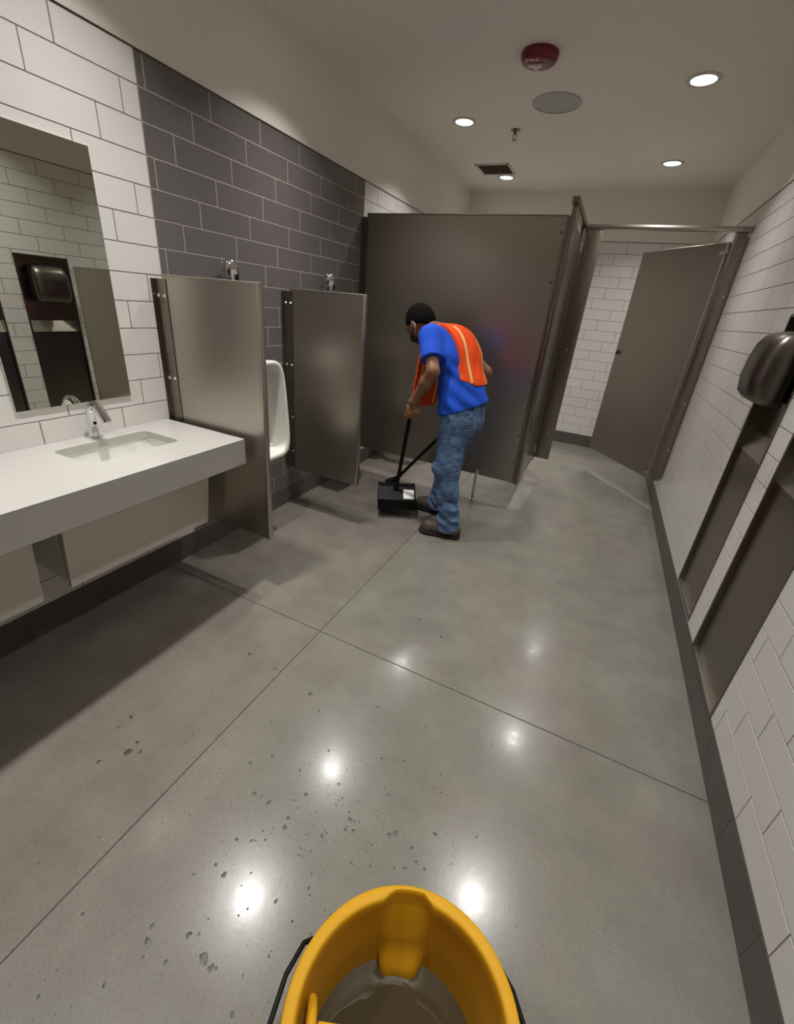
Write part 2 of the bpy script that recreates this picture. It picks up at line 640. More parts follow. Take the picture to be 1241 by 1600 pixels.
# far wall
wb = struct(MB().box(XL - 0.2, XR + 0.2, YB + 0.0018, YB + 0.15, 0, ZT).build('wall_back', M_grout, smooth=False))
MB().box(XL - 0.2, XR + 0.2, YB - 0.0005, YB + 0.15, ZT + 0.004, ZC + 0.02).build('painted_band', M_paint, wb, smooth=False)
br = courses(XL, XR, lambda k: -0.083 - (k % 3) * 0.114, lambda a: M_white_tile, pitch=0.342)
lay(wb, br, lambda a, z: (a, YB + 0.0018, z), math.pi, lambda a, z: -0.5 < a < 0.72)
struct(MB().box(XL, XR, YB - 0.003, YB + 0.01, ZT - 0.001, ZT + 0.004).build('trim_3', M_trim, smooth=False))
# wall behind the camera
wf = struct(MB().box(XL - 0.2, XR + 0.2, YF - 0.15, YF - 0.004, 0, ZT).build('wall_front', M_grout, smooth=False))
MB().box(XL - 0.2, XR + 0.2, YF - 0.15, YF + 0.0005, ZT + 0.004, ZC + 0.02).build('painted_band', M_paint, wf, smooth=False)
fr = courses(XL, XR, lambda k: -0.083 - (k % 3) * TL / 3, lambda a: M_base_tile)
lay(wf, fr, lambda a, z: (a, YF - 0.004, z), 0.0, lambda a, z: False)

# dark tile base along the walls
BT = 0.3005


def base(name, place, rz, a0, a1, j, box, single):
    o = struct(MB().box(*box).build(name, M_grout, smooth=False))
    rects = []
    a = j + math.floor((a0 - j) / BT) * BT
    while a < a1:
        rects.append((max(a, a0), min(a + BT, a1), -0.001, ZB - 0.002, M_base_tile))
        a += BT
    lay(o, rects, place, rz, single, gap=0.0025)


base('baseboard_left', lambda a, z: (XL - 0.0015, a, z), -math.pi / 2, YF, YB, 0.02, (XL - 0.02, XL - 0.0015, YF, YB, 0, ZB - 0.004), lambda a, z: 0.2 < a < 4.5)
base('baseboard_right', lambda a, z: (XR + 0.0015, a, z), math.pi / 2, YF, YB, 0.003, (XR + 0.0015, XR + 0.02, YF, YB, 0, ZB - 0.012), lambda a, z: 0.2 < a < 5.2)
base('baseboard_back', lambda a, z: (a, YB + 0.0015, z), math.pi, XL, XR, 0.05, (XL, XR, YB + 0.0015, YB + 0.02, 0, ZB - 0.004), lambda a, z: -0.6 < a < XR)

# ------------------------------------------------------------------ ceiling fixtures
LIGHTS = [(-1.45, 2.31, 'round recessed downlight over the first urinal, cut by the top edge of the photo', True),
          (-1.425, 3.87, 'round lit downlight in the ceiling left of the sprinkler, above the big steel panel', True),
          (-1.42, 5.33, 'small round lit downlight touching the square ceiling vent', True),
          (0.11, 3.54, 'largest lit downlight, in the right part of the ceiling, right of the grey speaker', True),
          (0.10, 5.03, 'round lit downlight in the ceiling in front of the far wall, over the open stall', True),
          (-1.45, 1.17, 'round recessed downlight over the sink counter', True),
          (0.10, 1.98, 'round recessed downlight over the middle of the floor', True),
          (0.10, 0.42, 'round recessed downlight over the yellow bucket', True),
          (-1.45, -0.1, 'round recessed downlight at the near end of the counter', True),
          ]
proto = None
for i, (x, y, lab, on) in enumerate(LIGHTS):
    if proto is None:
        proto = thing('ceiling_light', lab, 'light', (x, y, ZC), 0, 'recessed ceiling downlights')
        MB().lathe([(0.064, 0.001), (0.068, -0.006), (0.088, -0.006), (0.092, -0.003), (0.092, 0.001)], n=40).build('trim_ring', M_lamp_trim, proto)
        MB().lathe([(0.0, -0.0025), (0.05, -0.0025), (0.066, -0.002)], n=40).build('lens', M_lit, proto)
    else:
        dup(proto, (x, y, ZC), 0, lab)
    ld = bpy.data.lights.new('downlight_lamp', 'SPOT')
    ld.energy = LAMP_W
    ld.color = LAMP_COL
    ld.spot_size = math.radians(114)
    ld.spot_blend = 0.22
    ld.shadow_soft_size = 0.05
    ld.use_nodes = True
    ln = ld.node_tree
    em = ln.nodes['Emission']
    tcn = ln.nodes.new('ShaderNodeTexCoord')
    sx = ln.nodes.new('ShaderNodeSeparateXYZ')
    ab = ln.nodes.new('ShaderNodeMath')
    ab.operation = 'ABSOLUTE'
    pw = ln.nodes.new('ShaderNodeMath')
    pw.operation = 'POWER'
    pw.inputs[1].default_value = BEAM
    ln.links.new(tcn.outputs['Normal'], sx.inputs[0])
    ln.links.new(sx.outputs[2], ab.inputs[0])
    ln.links.new(ab.outputs[0], pw.inputs[0])
    ln.links.new(pw.outputs[0], em.inputs['Strength'])
    lo = bpy.data.objects.new('downlight_lamp', ld)
    COL.objects.link(lo)
    lo.location = (x, y, ZC - 0.012)

# red strobe
al = thing('fire_alarm', 'round red fire alarm strobe with white FIRE lettering on the ceiling', 'alarm', (-0.735, 3.062, ZC), math.radians(8))
MB().lathe([(0.0, -0.047), (0.07, -0.046), (0.088, -0.040), (0.1, -0.024), (0.102, -0.008), (0.1, 0.0), (0, 0.0)], n=40).build('housing', M_red, al)
MB().box(-0.058, 0.022, -0.012, 0.010, -0.058, -0.040, 0.005).build('strobe_lens', M_lens, al)
MB().lathe([(0.0, -0.078), (0.008, -0.074), (0.026, -0.055), (0.026, -0.05), (0, -0.05)], c=(-0.012, 0.034, 0.012), n=20).build('strobe_bulb', M_lens, al)
tcu = bpy.data.curves.new('lettering', 'FONT')
tcu.body = 'FIRE'
tcu.size = 0.040
tcu.extrude = 0.0012
tcu.align_x = 'CENTER'
to = bpy.data.objects.new('lettering_tmp', tcu)
COL.objects.link(to)
dg = bpy.context.evaluated_depsgraph_get()
tm = bpy.data.meshes.new_from_object(to.evaluated_get(dg))
bpy.data.objects.remove(to)
lt = link('lettering', tm, M_print, al, smooth=False)
lt.location = (-0.030, -0.036, -0.0475)
lt.rotation_euler = (math.pi, 0, math.radians(-4))

# speaker
sp = thing('ceiling_speaker', 'flush round grey speaker grille in the ceiling behind the red fire alarm', 'speaker', (-0.718, 3.68, ZC))
MB().lathe([(0.148, -0.007), (0.156, -0.007), (0.16, -0.003), (0.16, 0.001)], n=56).build('rim', M_speaker, sp)
MB().lathe([(0.0, -0.0065), (0.148, -0.005), (0.148, 0.0)], n=56).build('grille', M_speaker, sp)
# sprinkler
sk = thing('sprinkler', 'small brass sprinkler head hanging from the ceiling near the vent', 'sprinkler', (-1.075, 4.09, ZC))
MB().lathe([(0.038, 0.0), (0.037, -0.004), (0.016, -0.01), (0, -0.01)], n=24).build('escutcheon', M_trim, sk)
MB().tube([(0, 0, -0.008), (0, 0, -0.03)], 0.011).tube([(0.012, 0, -0.03), (0.014, 0, -0.045), (0.004, 0, -0.062)], 0.003).tube([(-0.012, 0, -0.03), (-0.014, 0, -0.045), (-0.004, 0, -0.062)], 0.003).build('frame', M_trim, sk)
MB().lathe([(0, -0.062), (0.018, -0.064), (0.018, -0.067), (0, -0.067)], n=20).build('deflector', M_trim, sk)
# exhaust vent
vt = thing('ceiling_vent', 'square exhaust vent with dark egg-crate core in the ceiling', 'vent', (-1.465, 5.04, ZC))
hw = 0.17
b = MB()
for a in range(4):
    Mr = Matrix.Rotation(a * math.pi / 2, 4, 'Z')
    b.box(-hw, hw, hw - 0.022, hw, -0.008, 0.0, 0.002, Mr, 1)
b.build('frame', M_lamp_trim, vt)
MB().box(-hw + 0.02, hw - 0.02, -hw + 0.02, hw - 0.02, -0.0015, 0.0).build('backing', M_dark_vent, vt, smooth=False)
b = MB()
for i in range(1, 14):
    q = -hw + 0.02 + i * (2 * hw - 0.04) / 14
    b.box(q - 0.001, q + 0.001, -hw + 0.02, hw - 0.02, -0.007, -0.001)
    b.box(-hw + 0.02, hw - 0.02, q - 0.001, q + 0.001, -0.007, -0.001)
o = b.build('egg_crate', M_dark_vent, vt, smooth=False)
o['kind'] = 'stuff'

# ------------------------------------------------------------------ mirror
mi = thing('wall_mirror', 'frameless rectangular mirror on the white tile above the sink', 'mirror', (XL, 1.043, 0.997))
MB().box(0.0005, 0.0075, -0.227, 0.227, 0, 0.945, 0.0012, seg=1).build('glass_edge', M_mirror_edge, mi, smooth=False)
MB().box(0.0074, 0.0082, -0.2255, 0.2255, 0.0015, 0.9435).build('silvering', M_mirror, mi, smooth=False)

# ------------------------------------------------------------------ counter with sink
CX, CY0, CY1, CZ, CT = -1.445, -0.75, 1.44, 0.853, 0.123
cn = thing('vanity_counter', 'long white counter with undermount sink and hanging apron panels on the left wall', 'counter', (XL, 0.5, 0))
SX0, SX1, SY0, SY1 = -1.868, -1.636, 0.853, 1.244


def slab_with_hole(x0, x1, y0, y1, z0, z1, hx0, hx1, hy0, hy1, rc=0.025):
    bm = bmesh.new()

    def rr(x0, x1, y0, y1, r, n=5):
        P = []
        for cx, cy, a in ((x1 - r, y1 - r, 0), (x0 + r, y1 - r, 90), (x0 + r, y0 + r, 180), (x1 - r, y0 + r, 270)):
            for i in range(n):
                t = math.radians(a + 90 * i / (n - 1))
                P.append((cx + r * math.cos(t), cy + r * math.sin(t)))
        return P
    H = rr(hx0, hx1, hy0, hy1, rc)
    O = rr(x0, x1, y0, y1, 0.003)
    n = len(H)
    top_h = [bm.verts.new((x, y, z1)) for x, y in H]
    top_o = [bm.verts.new((x, y, z1)) for x, y in O]
    low_h = [bm.verts.new((x, y, z0)) for x, y in H]
    low_o = [bm.verts.new((x, y, z0)) for x, y in O]
    for j in range(n):
        k = (j + 1) % n
        bm.faces.new((top_h[j], top_o[j], top_o[k], top_h[k]))
        bm.faces.new((low_h[k], low_o[k], low_o[j], low_h[j]))
        bm.faces.new((top_o[j], low_o[j], low_o[k], top_o[k]))
        bm.faces.new((top_h[k], low_h[k], low_h[j], top_h[j]))
    return bm, H


def child(o, parent):
    """parent built in world coordinates: keep the place"""
    o.parent = parent
    o.matrix_parent_inverse = Matrix.Translation(parent.location).inverted()
    return o


bm, H = slab_with_hole(XL + 0.001, CX, CY0, CY1, CZ - 0.03, CZ, SX0, SX1, SY0, SY1)
b = MB()
b.bm.free()
b.bm = bm
child(b.build('countertop', M_stone, None, smooth=True, angle=30), cn)
b = MB().box(CX - 0.024, CX, CY0, CY1, CZ - CT, CZ - 0.0301, 0.0012, seg=1)
child(b.build('front_edge', M_stone), cn)
child(MB().box(XL + 0.001, CX - 0.0242, CY1 - 0.024, CY1, CZ - CT, CZ - 0.0301, 0.0012, seg=1).build('end_edge', M_stone), cn)
# basin
b = MB()
rings = []
cxs, cys = (SX0 + SX1) / 2, (SY0 + SY1) / 2
for s_, z in ((1.03, CZ - 0.0302), (1.03, CZ - 0.045), (0.97, CZ - 0.10), (0.86, CZ - 0.125), (0.5, CZ - 0.132), (0.08, CZ - 0.135)):
    rings.append([(cxs + (x - cxs) * s_, cys + (y - cys) * s_, z) for x, y in H])
b.loft(rings, close_first=False, close_last=True)
child(b.build('basin', M_china, None, angle=60), cn)
child(MB().lathe([(0, CZ - 0.131), (0.02, CZ - 0.131), (0.024, CZ - 0.134)], c=(cxs, cys, 0), n=24).build('drain', M_chrome), cn)
for (y0, y1) in ((0.735, 1.418), (CY0 + 0.02, 0.636)):
    b = MB()
    b.prism([(-1.688, CZ - CT - 0.002), (-1.670, CZ - CT - 0.002), (-1.727, 0.332), (-1.745, 0.332)], y0, y1)
    child(b.build('apron_panel', M_apron, None, smooth=False), cn)
    child(MB().box(XL + 0.001, -1.75, y0 + 0.002, y0 + 0.02, 0.36, CZ - CT, 0.001, seg=1).build('bracket_board', M_china, None, smooth=False), cn)
child(MB().tube([(-1.93, 0.62, 0.55), (-1.93, 0.72, 0.50), (-1.93, 0.78, 0.46)], 0.02, 14).build('waste_pipe', M_chrome), cn)

# faucet
fa = thing('faucet', 'chrome sensor faucet with arched spout behind the sink', 'faucet', (-1.930, 1.055, CZ))
MB().lathe([(0.0, 0.0), (0.031, 0.0), (0.031, 0.004), (0.027, 0.007), (0, 0.007)], n=28).build('base_flange', M_chrome, fa)
pts, rad = [], []
for t in range(5):
    pts.append((0.0, 0, 0.005 + 0.1 * t / 4))
    rad.append(0.021 - 0.001 * t)
for t in range(1, 9):
    a = math.pi - t * (math.pi * 0.74) / 8
    pts.append((0.042 + 0.042 * math.cos(a), 0, 0.105 + 0.042 * math.sin(a)))
    rad.append(0.017)
MB().tube(pts, rad, 18).build('body', M_chrome, fa)
e = pts[-1]
dx, dz = 0.040, -0.052
MB().tube([(e[0] - 0.012, 0, e[2] + 0.014), (e[0] + dx * 0.5, 0, e[2] + dz * 0.5), (e[0] + dx, 0, e[2] + dz)], [0.0175, 0.0185, 0.0175], 18).build('spout', M_chrome, fa)
MB().box(0.021, 0.0235, -0.006, 0.006, 0.06, 0.072, 0.001, seg=1).build('sensor_window', M_black, fa)

# ------------------------------------------------------------------ urinals
ur = thing('urinal', 'white wall-hung urinal between the two steel screens', 'urinal', (XL, 1.93, 0))


def ushape(w, d, z, sq=2.6, n=36):
    P = []
    for j in range(n):
        a = 2 * math.pi * j / n
        c_, s_ = math.cos(a), math.sin(a)
        x = abs(c_) ** (2 / sq) * (1 if c_ > 0 else -1)
        y = abs(s_) ** (2 / sq) * (1 if s_ > 0 else -1)
        X = max(0.0, x) * d + 0.002 if x > 0 else 0.002 * (1 - abs(x))
        P.append((X, y * w, z))
    return P




def ushell(t, inset, zlift=0.0, n=56):
    P = []
    for j in range(n):
        a = 2 * math.pi * j / n
        c_, s_ = math.cos(a), math.sin(a)
        y = math.copysign(abs(c_) ** (2 / 4.5), c_) * (0.160 - inset)
        z = math.copysign(abs(s_) ** (2 / 4.5), s_) * (0.295 - inset)
        y *= 1.0 - 0.05 * z / 0.295
        z = 0.842 + z
        z = max(z, 0.548 + zlift * max(0.0, 1 - t) * 0.0)
        P.append(((0.243 + (1.137 - z) * 0.062) * t, y, z))
    return P


rings = [ushell(0.01, 0.03), ushell(0.25, 0.012), ushell(0.7, 0.004), ushell(0.94, 0.0), ushell(0.985, 0.003), ushell(1.0, 0.011), ushell(1.0, 0.026), ushell(0.97, 0.033), ushell(0.8, 0.038), ushell(0.55, 0.05), ushell(0.45, 0.09)]
MB().loft(rings).build('body', M_china, ur, angle=50)
b = MB()
b.lathe([(0, 0), (0.03, 0), (0.03, 0.004), (0, 0.004)], n=20, M=Matrix.Translation((0.17, 0, 0.66)))
b.build('drain_cover', M_chrome, ur)
dup(ur, (XL, 2.82, 0), 0, 'white wall-hung urinal hidden behind the second, farther steel screen')

fv = thing('flush_valve', 'chrome domed flush valve on the dark tile above the near urinal', 'valve', (XL, 1.885, 1.135))
MB().tube([(0.062, 0, 0.0), (0.062, 0, 0.36)], 0.014, 16).build('flush_tube', M_chrome, fv)
b = MB().lathe([(0.0, 0.50), (0.022, 0.497), (0.04, 0.475), (0.043, 0.45), (0.043, 0.37), (0.036, 0.355), (0, 0.355)], c=(0.062, 0, 0), n=28)
b.build('sensor_head', M_chrome, fv)
MB().lathe([(0.03, 0.0), (0.03, 0.008), (0.016, 0.012), (0.016, 0.06), (0, 0.06)], c=(0.001, 0, 0.39), axis='x', n=20).build('supply_stub', M_chrome, fv)
MB().box(0.1, 0.106, -0.012, 0.012, 0.40, 0.43, 0.002, seg=1).build('sensor_window', M_black, fv)
dup(fv, (XL, 2.80, 1.15), 0, 'chrome domed flush valve showing above the farther steel screen')


# ------------------------------------------------------------------ urinal screens
def screen(y, x_end, z0, z1, label):
    t = thing('urinal_screen', label, 'partition', (XL, y, 0), 0, 'steel urinal screens')
    L_ = x_end - XL
    MB().box(0.05, L_ - 0.018, -0.0125, 0.0125, z0, z1 - 0.004, 0.002, seg=1).build('panel', M_steel, t, smooth=False)
    MB().box(L_ - 0.02, L_, -0.0155, 0.0155, z0 - 0.001, z1 + 0.002, 0.004).build('edge_cap', M_steel, t)
    MB().box(0.05, L_ - 0.02, -0.0145, 0.0145, z1 - 0.006, z1, 0.002, seg=1).build('top_cap', M_steel, t, smooth=False)
    MB().box(0.0005, 0.004, -0.035, 0.03, z0 + 0.02, z1 - 0.02, 0.001, seg=1).box(0.004, 0.075, -0.0165, -0.0135, z0 + 0.02, z1 - 0.02).build('wall_bracket', M_steel_dark, t, smooth=False)
    for z in (z1 - 0.09, (z0 + z1) / 2 + 0.14, (z0 + z1) / 2 - 0.22, z0 + 0.14):
        for x in (0.02, 0.06):
            MB().lathe([(0, 0.008), (0.006, 0.006), (0.009, 0.0)], c=(x, -0.0165, z), n=12, M=None).build('bolt', M_chrome, t) if False else \
                MB().lathe([(0, -0.007), (0.005, -0.006), (0.0085, 0.0)], c=(x, -0.0165, z), axis='y', n=12).build('bolt', M_chrome, t)
    return t


screen(1.49, -1.352, 0.313, 1.529, 'brushed steel urinal screen beside the end of the white counter')
screen(2.39, -1.362, 0.300, 1.530, 'second brushed steel urinal screen, between the first screen and the big stall panel')

# ------------------------------------------------------------------ stalls
PY = 3.37
sp_ = thing('privacy_screen', 'big brushed steel stall side panel behind the man, reaching from the left wall', 'partition', (-1.2, PY, 0))
b = MB().box(-1.945, -0.447, PY - 0.0125, PY + 0.0125, 0.225, 2.112, 0.002, seg=1)
child(b.build('panel', M_steel, None, smooth=False), sp_)
child(MB().box(-1.945, -0.447, PY - 0.0145, PY + 0.0145, 2.108, 2.117, 0.002, seg=1).build('top_cap', M_steel_dark, None, smooth=False), sp_)
child(MB().box(XL + 0.0005, XL + 0.004, PY - 0.045, PY + 0.03, 0.25, 2.09).box(XL + 0.003, -1.93, PY - 0.0165, PY - 0.0128, 0.25, 2.09).build('wall_bracket', M_steel_dark, None, smooth=False), sp_)
child(MB().box(-0.455, -0.433, PY - 0.020, PY + 0.020, 0.222, 2.114, 0.003).build('corner_angle', M_steel_dark, None), sp_)
for z in (2.02, 1.72, 1.05, 0.62, 0.4):
    child(MB().lathe([(0, -0.004), (0.006, -0.003), (0.008, 0.0)], c=(-0.47 - 0.0, PY - 0.0128, z), axis='y', n=12).build('bolt', M_trim), sp_)
lg = MB().tube([(-0.752, PY - 0.03, 0.004), (-0.752, PY - 0.03, 0.275)], 0.0135, 16).lathe([(0, 0), (0.03, 0), (0.028, 0.006), (0.016, 0.012), (0.0, 0.012)], c=(-0.752, PY - 0.03, 0.0), n=20)
child(lg.build('support_leg', M_chrome), sp_)

# front of the near stall: pilaster, closed door, second pilaster, rail
sf = thing('toilet_stall_front', 'narrow steel stall front running back from the big panel edge, seen edge-on', 'partition', (-0.41, 3.75, 0))
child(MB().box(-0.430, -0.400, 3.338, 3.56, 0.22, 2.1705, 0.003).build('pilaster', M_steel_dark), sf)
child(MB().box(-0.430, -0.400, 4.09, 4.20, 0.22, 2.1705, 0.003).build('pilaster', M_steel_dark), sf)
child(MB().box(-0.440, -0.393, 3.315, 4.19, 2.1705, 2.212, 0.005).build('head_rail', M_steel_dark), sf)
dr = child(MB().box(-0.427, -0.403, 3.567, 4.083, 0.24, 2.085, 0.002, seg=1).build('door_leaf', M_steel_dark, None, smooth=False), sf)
for z in (0.35, 2.03):
    child(MB().box(-0.404, -0.394, 4.06, 4.11, z - 0.03, z + 0.03, 0.003).tube([(-0.397, 4.088, z - 0.035), (-0.397, 4.088, z + 0.035)], 0.007).build('hinge', M_chrome), sf)

# front of the far stall
FY = 4.17
ff = thing('toilet_stall_front', 'steel frame of the open far stall: two pilasters under a bright head rail', 'partition', (0.15, FY, 0))
child(MB().box(-0.3998, -0.266, FY - 0.015, FY + 0.015, 0.243, 2.168, 0.001).build('pilaster', M_steel_dark), ff)
child(MB().box(0.614, 0.690, FY - 0.015, FY + 0.015, 0.258, 2.168, 0.003).build('pilaster', M_steel_dark), ff)
child(MB().box(-0.392, XR - 0.001, FY - 0.024, FY + 0.02, 2.168, 2.203, 0.006).box(-0.392, XR - 0.001, FY - 0.027, FY + 0.02, 2.180, 2.192, 0.003).build('head_rail', M_steel), ff)
child(MB().box(0.690, XR - 0.0005, FY - 0.006, FY - 0.003, 0.28, 2.14).build('wall_bracket', M_steel_dark, None, smooth=False), ff)
for z in (1.75, 1.3, 0.95, 0.55):
    child(MB().lathe([(0, -0.004), (0.006, -0.003), (0.008, 0.0)], c=(0.676, FY - 0.0152, z), axis='y', n=12).build('bolt', M_chrome), ff)
for z in (1.25, 0.85, 0.5):
    child(MB().lathe([(0, -0.004), (0.006, -0.003), (0.008, 0.0)], c=(-0.33, FY - 0.0152, z), axis='y', n=12).build('bolt', M_chrome), ff)

hx, hy = 0.606, 4.20
fx, fy = 0.078, 4.88
ang = math.atan2(fy - hy, fx - hx)
LEN = math.hypot(fx - hx, fy - hy)
dd = thing('stall_door', 'tall grey stall door standing open into the far stall', 'door', (hx, hy, 0), ang)
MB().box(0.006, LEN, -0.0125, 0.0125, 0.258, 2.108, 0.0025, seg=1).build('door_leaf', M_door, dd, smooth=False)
MB().box(-0.002, 0.006, -0.016, 0.016, 0.258, 2.108, 0.002).build('hinge_edge', M_edge_highlight, dd)  # hinge side of the leaf, light catch put into its colour
MB().box(0.006, LEN, -0.0135, 0.0135, 2.1075, 2.112, 0.001, seg=1).build('top_cap', M_steel, dd, smooth=False)
for z in (0.30, 2.045):
    MB().box(-0.02, 0.05, 0.0127, 0.018, z - 0.014, z + 0.014, 0.002).tube([(0.0, 0.017, z - 0.022), (0.0, 0.017, z + 0.022)], 0.006).build('hinge', M_steel, dd)
MB().box(LEN - 0.06, LEN - 0.02, 0.0127, 0.024, 1.23, 1.27, 0.004).box(LEN - 0.045, LEN - 0.035, 0.02, 0.04, 1.235, 1.265, 0.004).build('latch', M_trim, dd)

# toilet in the near stall, only its foot shows under the panel
wc = thing('toilet', 'white floor-mounted toilet inside the near stall, its foot showing under the big panel', 'toilet', (-1.72, 3.92, 0))


def oval(cx, cy, a, b_, z, n=28):
    return [(cx + a * math.cos(2 * math.pi * j / n), cy + b_ * math.sin(2 * math.pi * j / n), z) for j in range(n)]


MB().loft([oval(-0.02, 0, 0.2, 0.12, 0.0), oval(-0.02, 0, 0.195, 0.115, 0.02), oval(-0.04, 0, 0.14, 0.09, 0.1), oval(0.0, 0, 0.18, 0.13, 0.26), oval(0.05, 0, 0.24, 0.18, 0.38), oval(0.05, 0, 0.235, 0.175, 0.40)]).build('bowl', M_china, wc)
MB().loft([oval(0.05, 0, 0.245, 0.185, 0.405), oval(0.05, 0, 0.25, 0.19, 0.415), oval(0.05, 0, 0.24, 0.18, 0.43)]).build('seat', M_china, wc)
MB().box(-0.248, -0.1, -0.2, 0.2, 0.38, 0.74, 0.02).build('tank', M_china, wc)

# ------------------------------------------------------------------ steel units in the right wall
def niche_unit(n, label, recess_top):
    y0, y1, z0, z1 = n
    t = thing('wall_unit', label, 'steel panel', (XR, (y0 + y1) / 2, 0), 0, 'recessed steel wall units')
    h = (y1 - y0) / 2 - 0.001
    fw = 0.012
    b = MB()
    X0, X1 = -0.004, 0.115
    for (a0, a1, c0, c1) in ((-h, -h + fw, z0, z1), (h - fw, h, z0, z1), (-h + fw, h - fw, z0, z0 + fw), (-h + fw, h - fw, z1 - fw, z1)):
        b.box(X0, X1, a0, a1, c0 + 0.001, c1 - 0.001, 0.0015, seg=1)
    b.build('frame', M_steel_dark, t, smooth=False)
    zs = recess_top
    MB().box(0.062, 0.072, -h + fw, h - fw, zs + 0.09, z1 - fw).build('upper_panel', M_steel_dark, t, smooth=False)
    MB().prism([(0.014, zs), (0.026, zs), (0.074, zs + 0.09), (0.062, zs + 0.09)], -h + fw, h - fw).build('sloped_panel', M_steel, t, smooth=False)
    MB().box(0.016, 0.026, -h + fw + 0.002, h - fw - 0.002, z0 + fw + 0.003, zs - 0.001, 0.002, seg=1).build('waste_door', M_steel_dark, t, smooth=False)
    MB().box(0.008, 0.016, -h + fw, h - fw, z0 + fw, z0 + fw + 0.004).box(-0.002, 0.008, -h + fw, h - fw, z0 + fw, z0 + fw + 0.002).build('sill', M_steel, t, smooth=False)
    return t


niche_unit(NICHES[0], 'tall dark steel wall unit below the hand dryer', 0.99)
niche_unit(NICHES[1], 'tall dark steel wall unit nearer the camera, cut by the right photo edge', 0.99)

# hand dryer
hd = thing('hand_dryer', 'rounded stainless hand dryer on the right wall above the steel unit', 'hand dryer', (XR + 0.02, 2.413, 1.385))
b = MB()
rings = []
Hh, Wd = 0.150, 0.145
for (z, s_, d) in ((-0.150, 0.80, 0.085), (-0.140, 0.88, 0.118), (-0.115, 0.93, 0.142), (-0.05, 0.965, 0.152), (0.03, 0.97, 0.148), (0.09, 0.94, 0.136), (0.125, 0.87, 0.116), (0.143, 0.74, 0.085), (0.15, 0.6, 0.05)):
    ring = []
    n = 32
    for j in range(n):
        a = 2 * math.pi * j / n
        c_, s2 = math.cos(a), math.sin(a)
        e_ = 2 / 3.6
        y = math.copysign(abs(s2) ** e_, s2) * Wd * s_
        x = math.copysign(abs(c_) ** e_, c_)
        ring.append((-(x * 0.5 + 0.5) * d, y, z))
    rings.append(ring)
b.loft(rings)
b.build('cover', M_dryer, hd, angle=60)
MB().box(-0.002, 0.0, -0.12, 0.12, -0.13, 0.13).build('back_plate', M_steel_dark, hd, smooth=False)
for y in (-0.07, -0.02, 0.03):
    MB().box(-0.088, -0.06, y, y + 0.036, -0.1525, -0.149, 0.001, seg=1).build('air_slot', M_black, hd, smooth=False)

# ------------------------------------------------------------------ mop bucket
BO, BA = Vector((-0.044, 0.284, 0)), math.atan2(0.445, 0.895)
bk = thing('mop_bucket', 'yellow plastic mop bucket half full of murky water, in the foreground', 'bucket', BO, BA)


def outline(off, sc, n=96, groove=0.0):
    P = []
    for j in range(n):
        a = 2 * math.pi * j / n
        c_, s_ = math.cos(a), math.sin(a)
        if s_ >= 0:
            u, v = 0.200 * c_, 0.184 * s_
            if s_ > 0.15:
                u *= 1.0
        else:
            e_ = 2 / 4.5
            u = 0.200 * math.copysign(abs(c_) ** e_, c_) * (1 + 0.06 * abs(s_))
            v = -0.33 * abs(s_) ** e_
        L_ = math.hypot(u, v)
        k = (L_ - off) / L_ * sc
        u, v = u * k, v * k
        if v > 0.02:
            w = 1 / (1 + math.exp((abs(u - 0.016) - 0.040) / 0.0022))
            v += groove * w
            u += groove * w * 0.2
        P.append((u + 0.014, v))
    return P


def ring(off, sc, z, groove=0.0):
    return [(u, v, z) for u, v in outline(off, sc, groove=groove)]


RZ = 0.42
b = MB()
b.loft([ring(0, 0.80, 0.09), ring(0, 0.86, 0.14), ring(0, 0.93, 0.28), ring(0, 0.965, 0.388), ring(-0.0005, 0.985, 0.392), ring(0, 1.0, RZ - 0.008), ring(0.0015, 1.0, RZ - 0.002), ring(0.0045, 1.0, RZ),
        ring(0.0205, 1.0, RZ, 0.012), ring(0.0235, 1.0, RZ - 0.0025, 0.013), ring(0.0245, 0.998, RZ - 0.010, 0.013), ring(0.0225, 0.985, 0.385, 0.012), ring(0.021, 0.98, 0.37, 0.008),
        ring(0.020, 0.955, 0.31, -0.008), ring(0.020, 0.945, 0.29, -0.010), ring(0.019, 0.925, 0.24, -0.016), ring(0.019, 0.922, 0.232, -0.026), ring(0.018, 0.90, 0.19, -0.030), ring(0.016, 0.84, 0.12, -0.02), ring(0.016, 0.80, 0.11, 0)])
b.build('tub', M_yellow, bk, angle=50)
b = MB()
P = [(u, v, 0.2) for u, v in outline(0.0185, 0.904, groove=-0.028)]
vs = [b.bm.verts.new(p) for p in P]
b.bm.faces.new(vs)
bmesh.ops.triangulate(b.bm, faces=b.bm.faces[:])
wo = b.build('dirty_water', M_water, bk, smooth=False)
if wo.data.polygons[0].normal.z < 0:
    wo.data.flip_normals()
# wringer hung over the rear of the tub
wgm = MB()
RW = Matrix.Translation((-0.128, 0.019, 0)) @ Matrix.Rotation(math.radians(-5.5), 4, 'Z')
wgm.box(0.0, 0.255, -0.30, 0.0, 0.352, 0.362, 0.004, RW)
wgm.box(0.0, 0.255, -0.012, 0.0, 0.27, 0.358, 0.004, RW)
wgm.box(-0.155, 0.19, -0.31, -0.16, 0.36, 0.47, 0.012)
wr_ = wgm.build('wringer', M_yellow, bk)
pts = [(-0.133, -0.09, 0.372), (-0.136, -0.03, 0.372), (-0.138, 0.02, 0.370), (-0.140, 0.042, 0.358), (-0.141, 0.05, 0.325), (-0.141, 0.05, 0.29)]
wgm = MB().tube(pts, [0.010, 0.010, 0.0095, 0.009, 0.0085, 0.008], 10)
wgm.box(-0.14, -0.118, -0.09, 0.004, 0.353, 0.366, 0.003)
wgm.build('wringer_arm', M_yellow, bk)
pts = []
for t in np.linspace(0.86, 3.142 * 2 - 4.0, 2):
    pass
hp_ = []
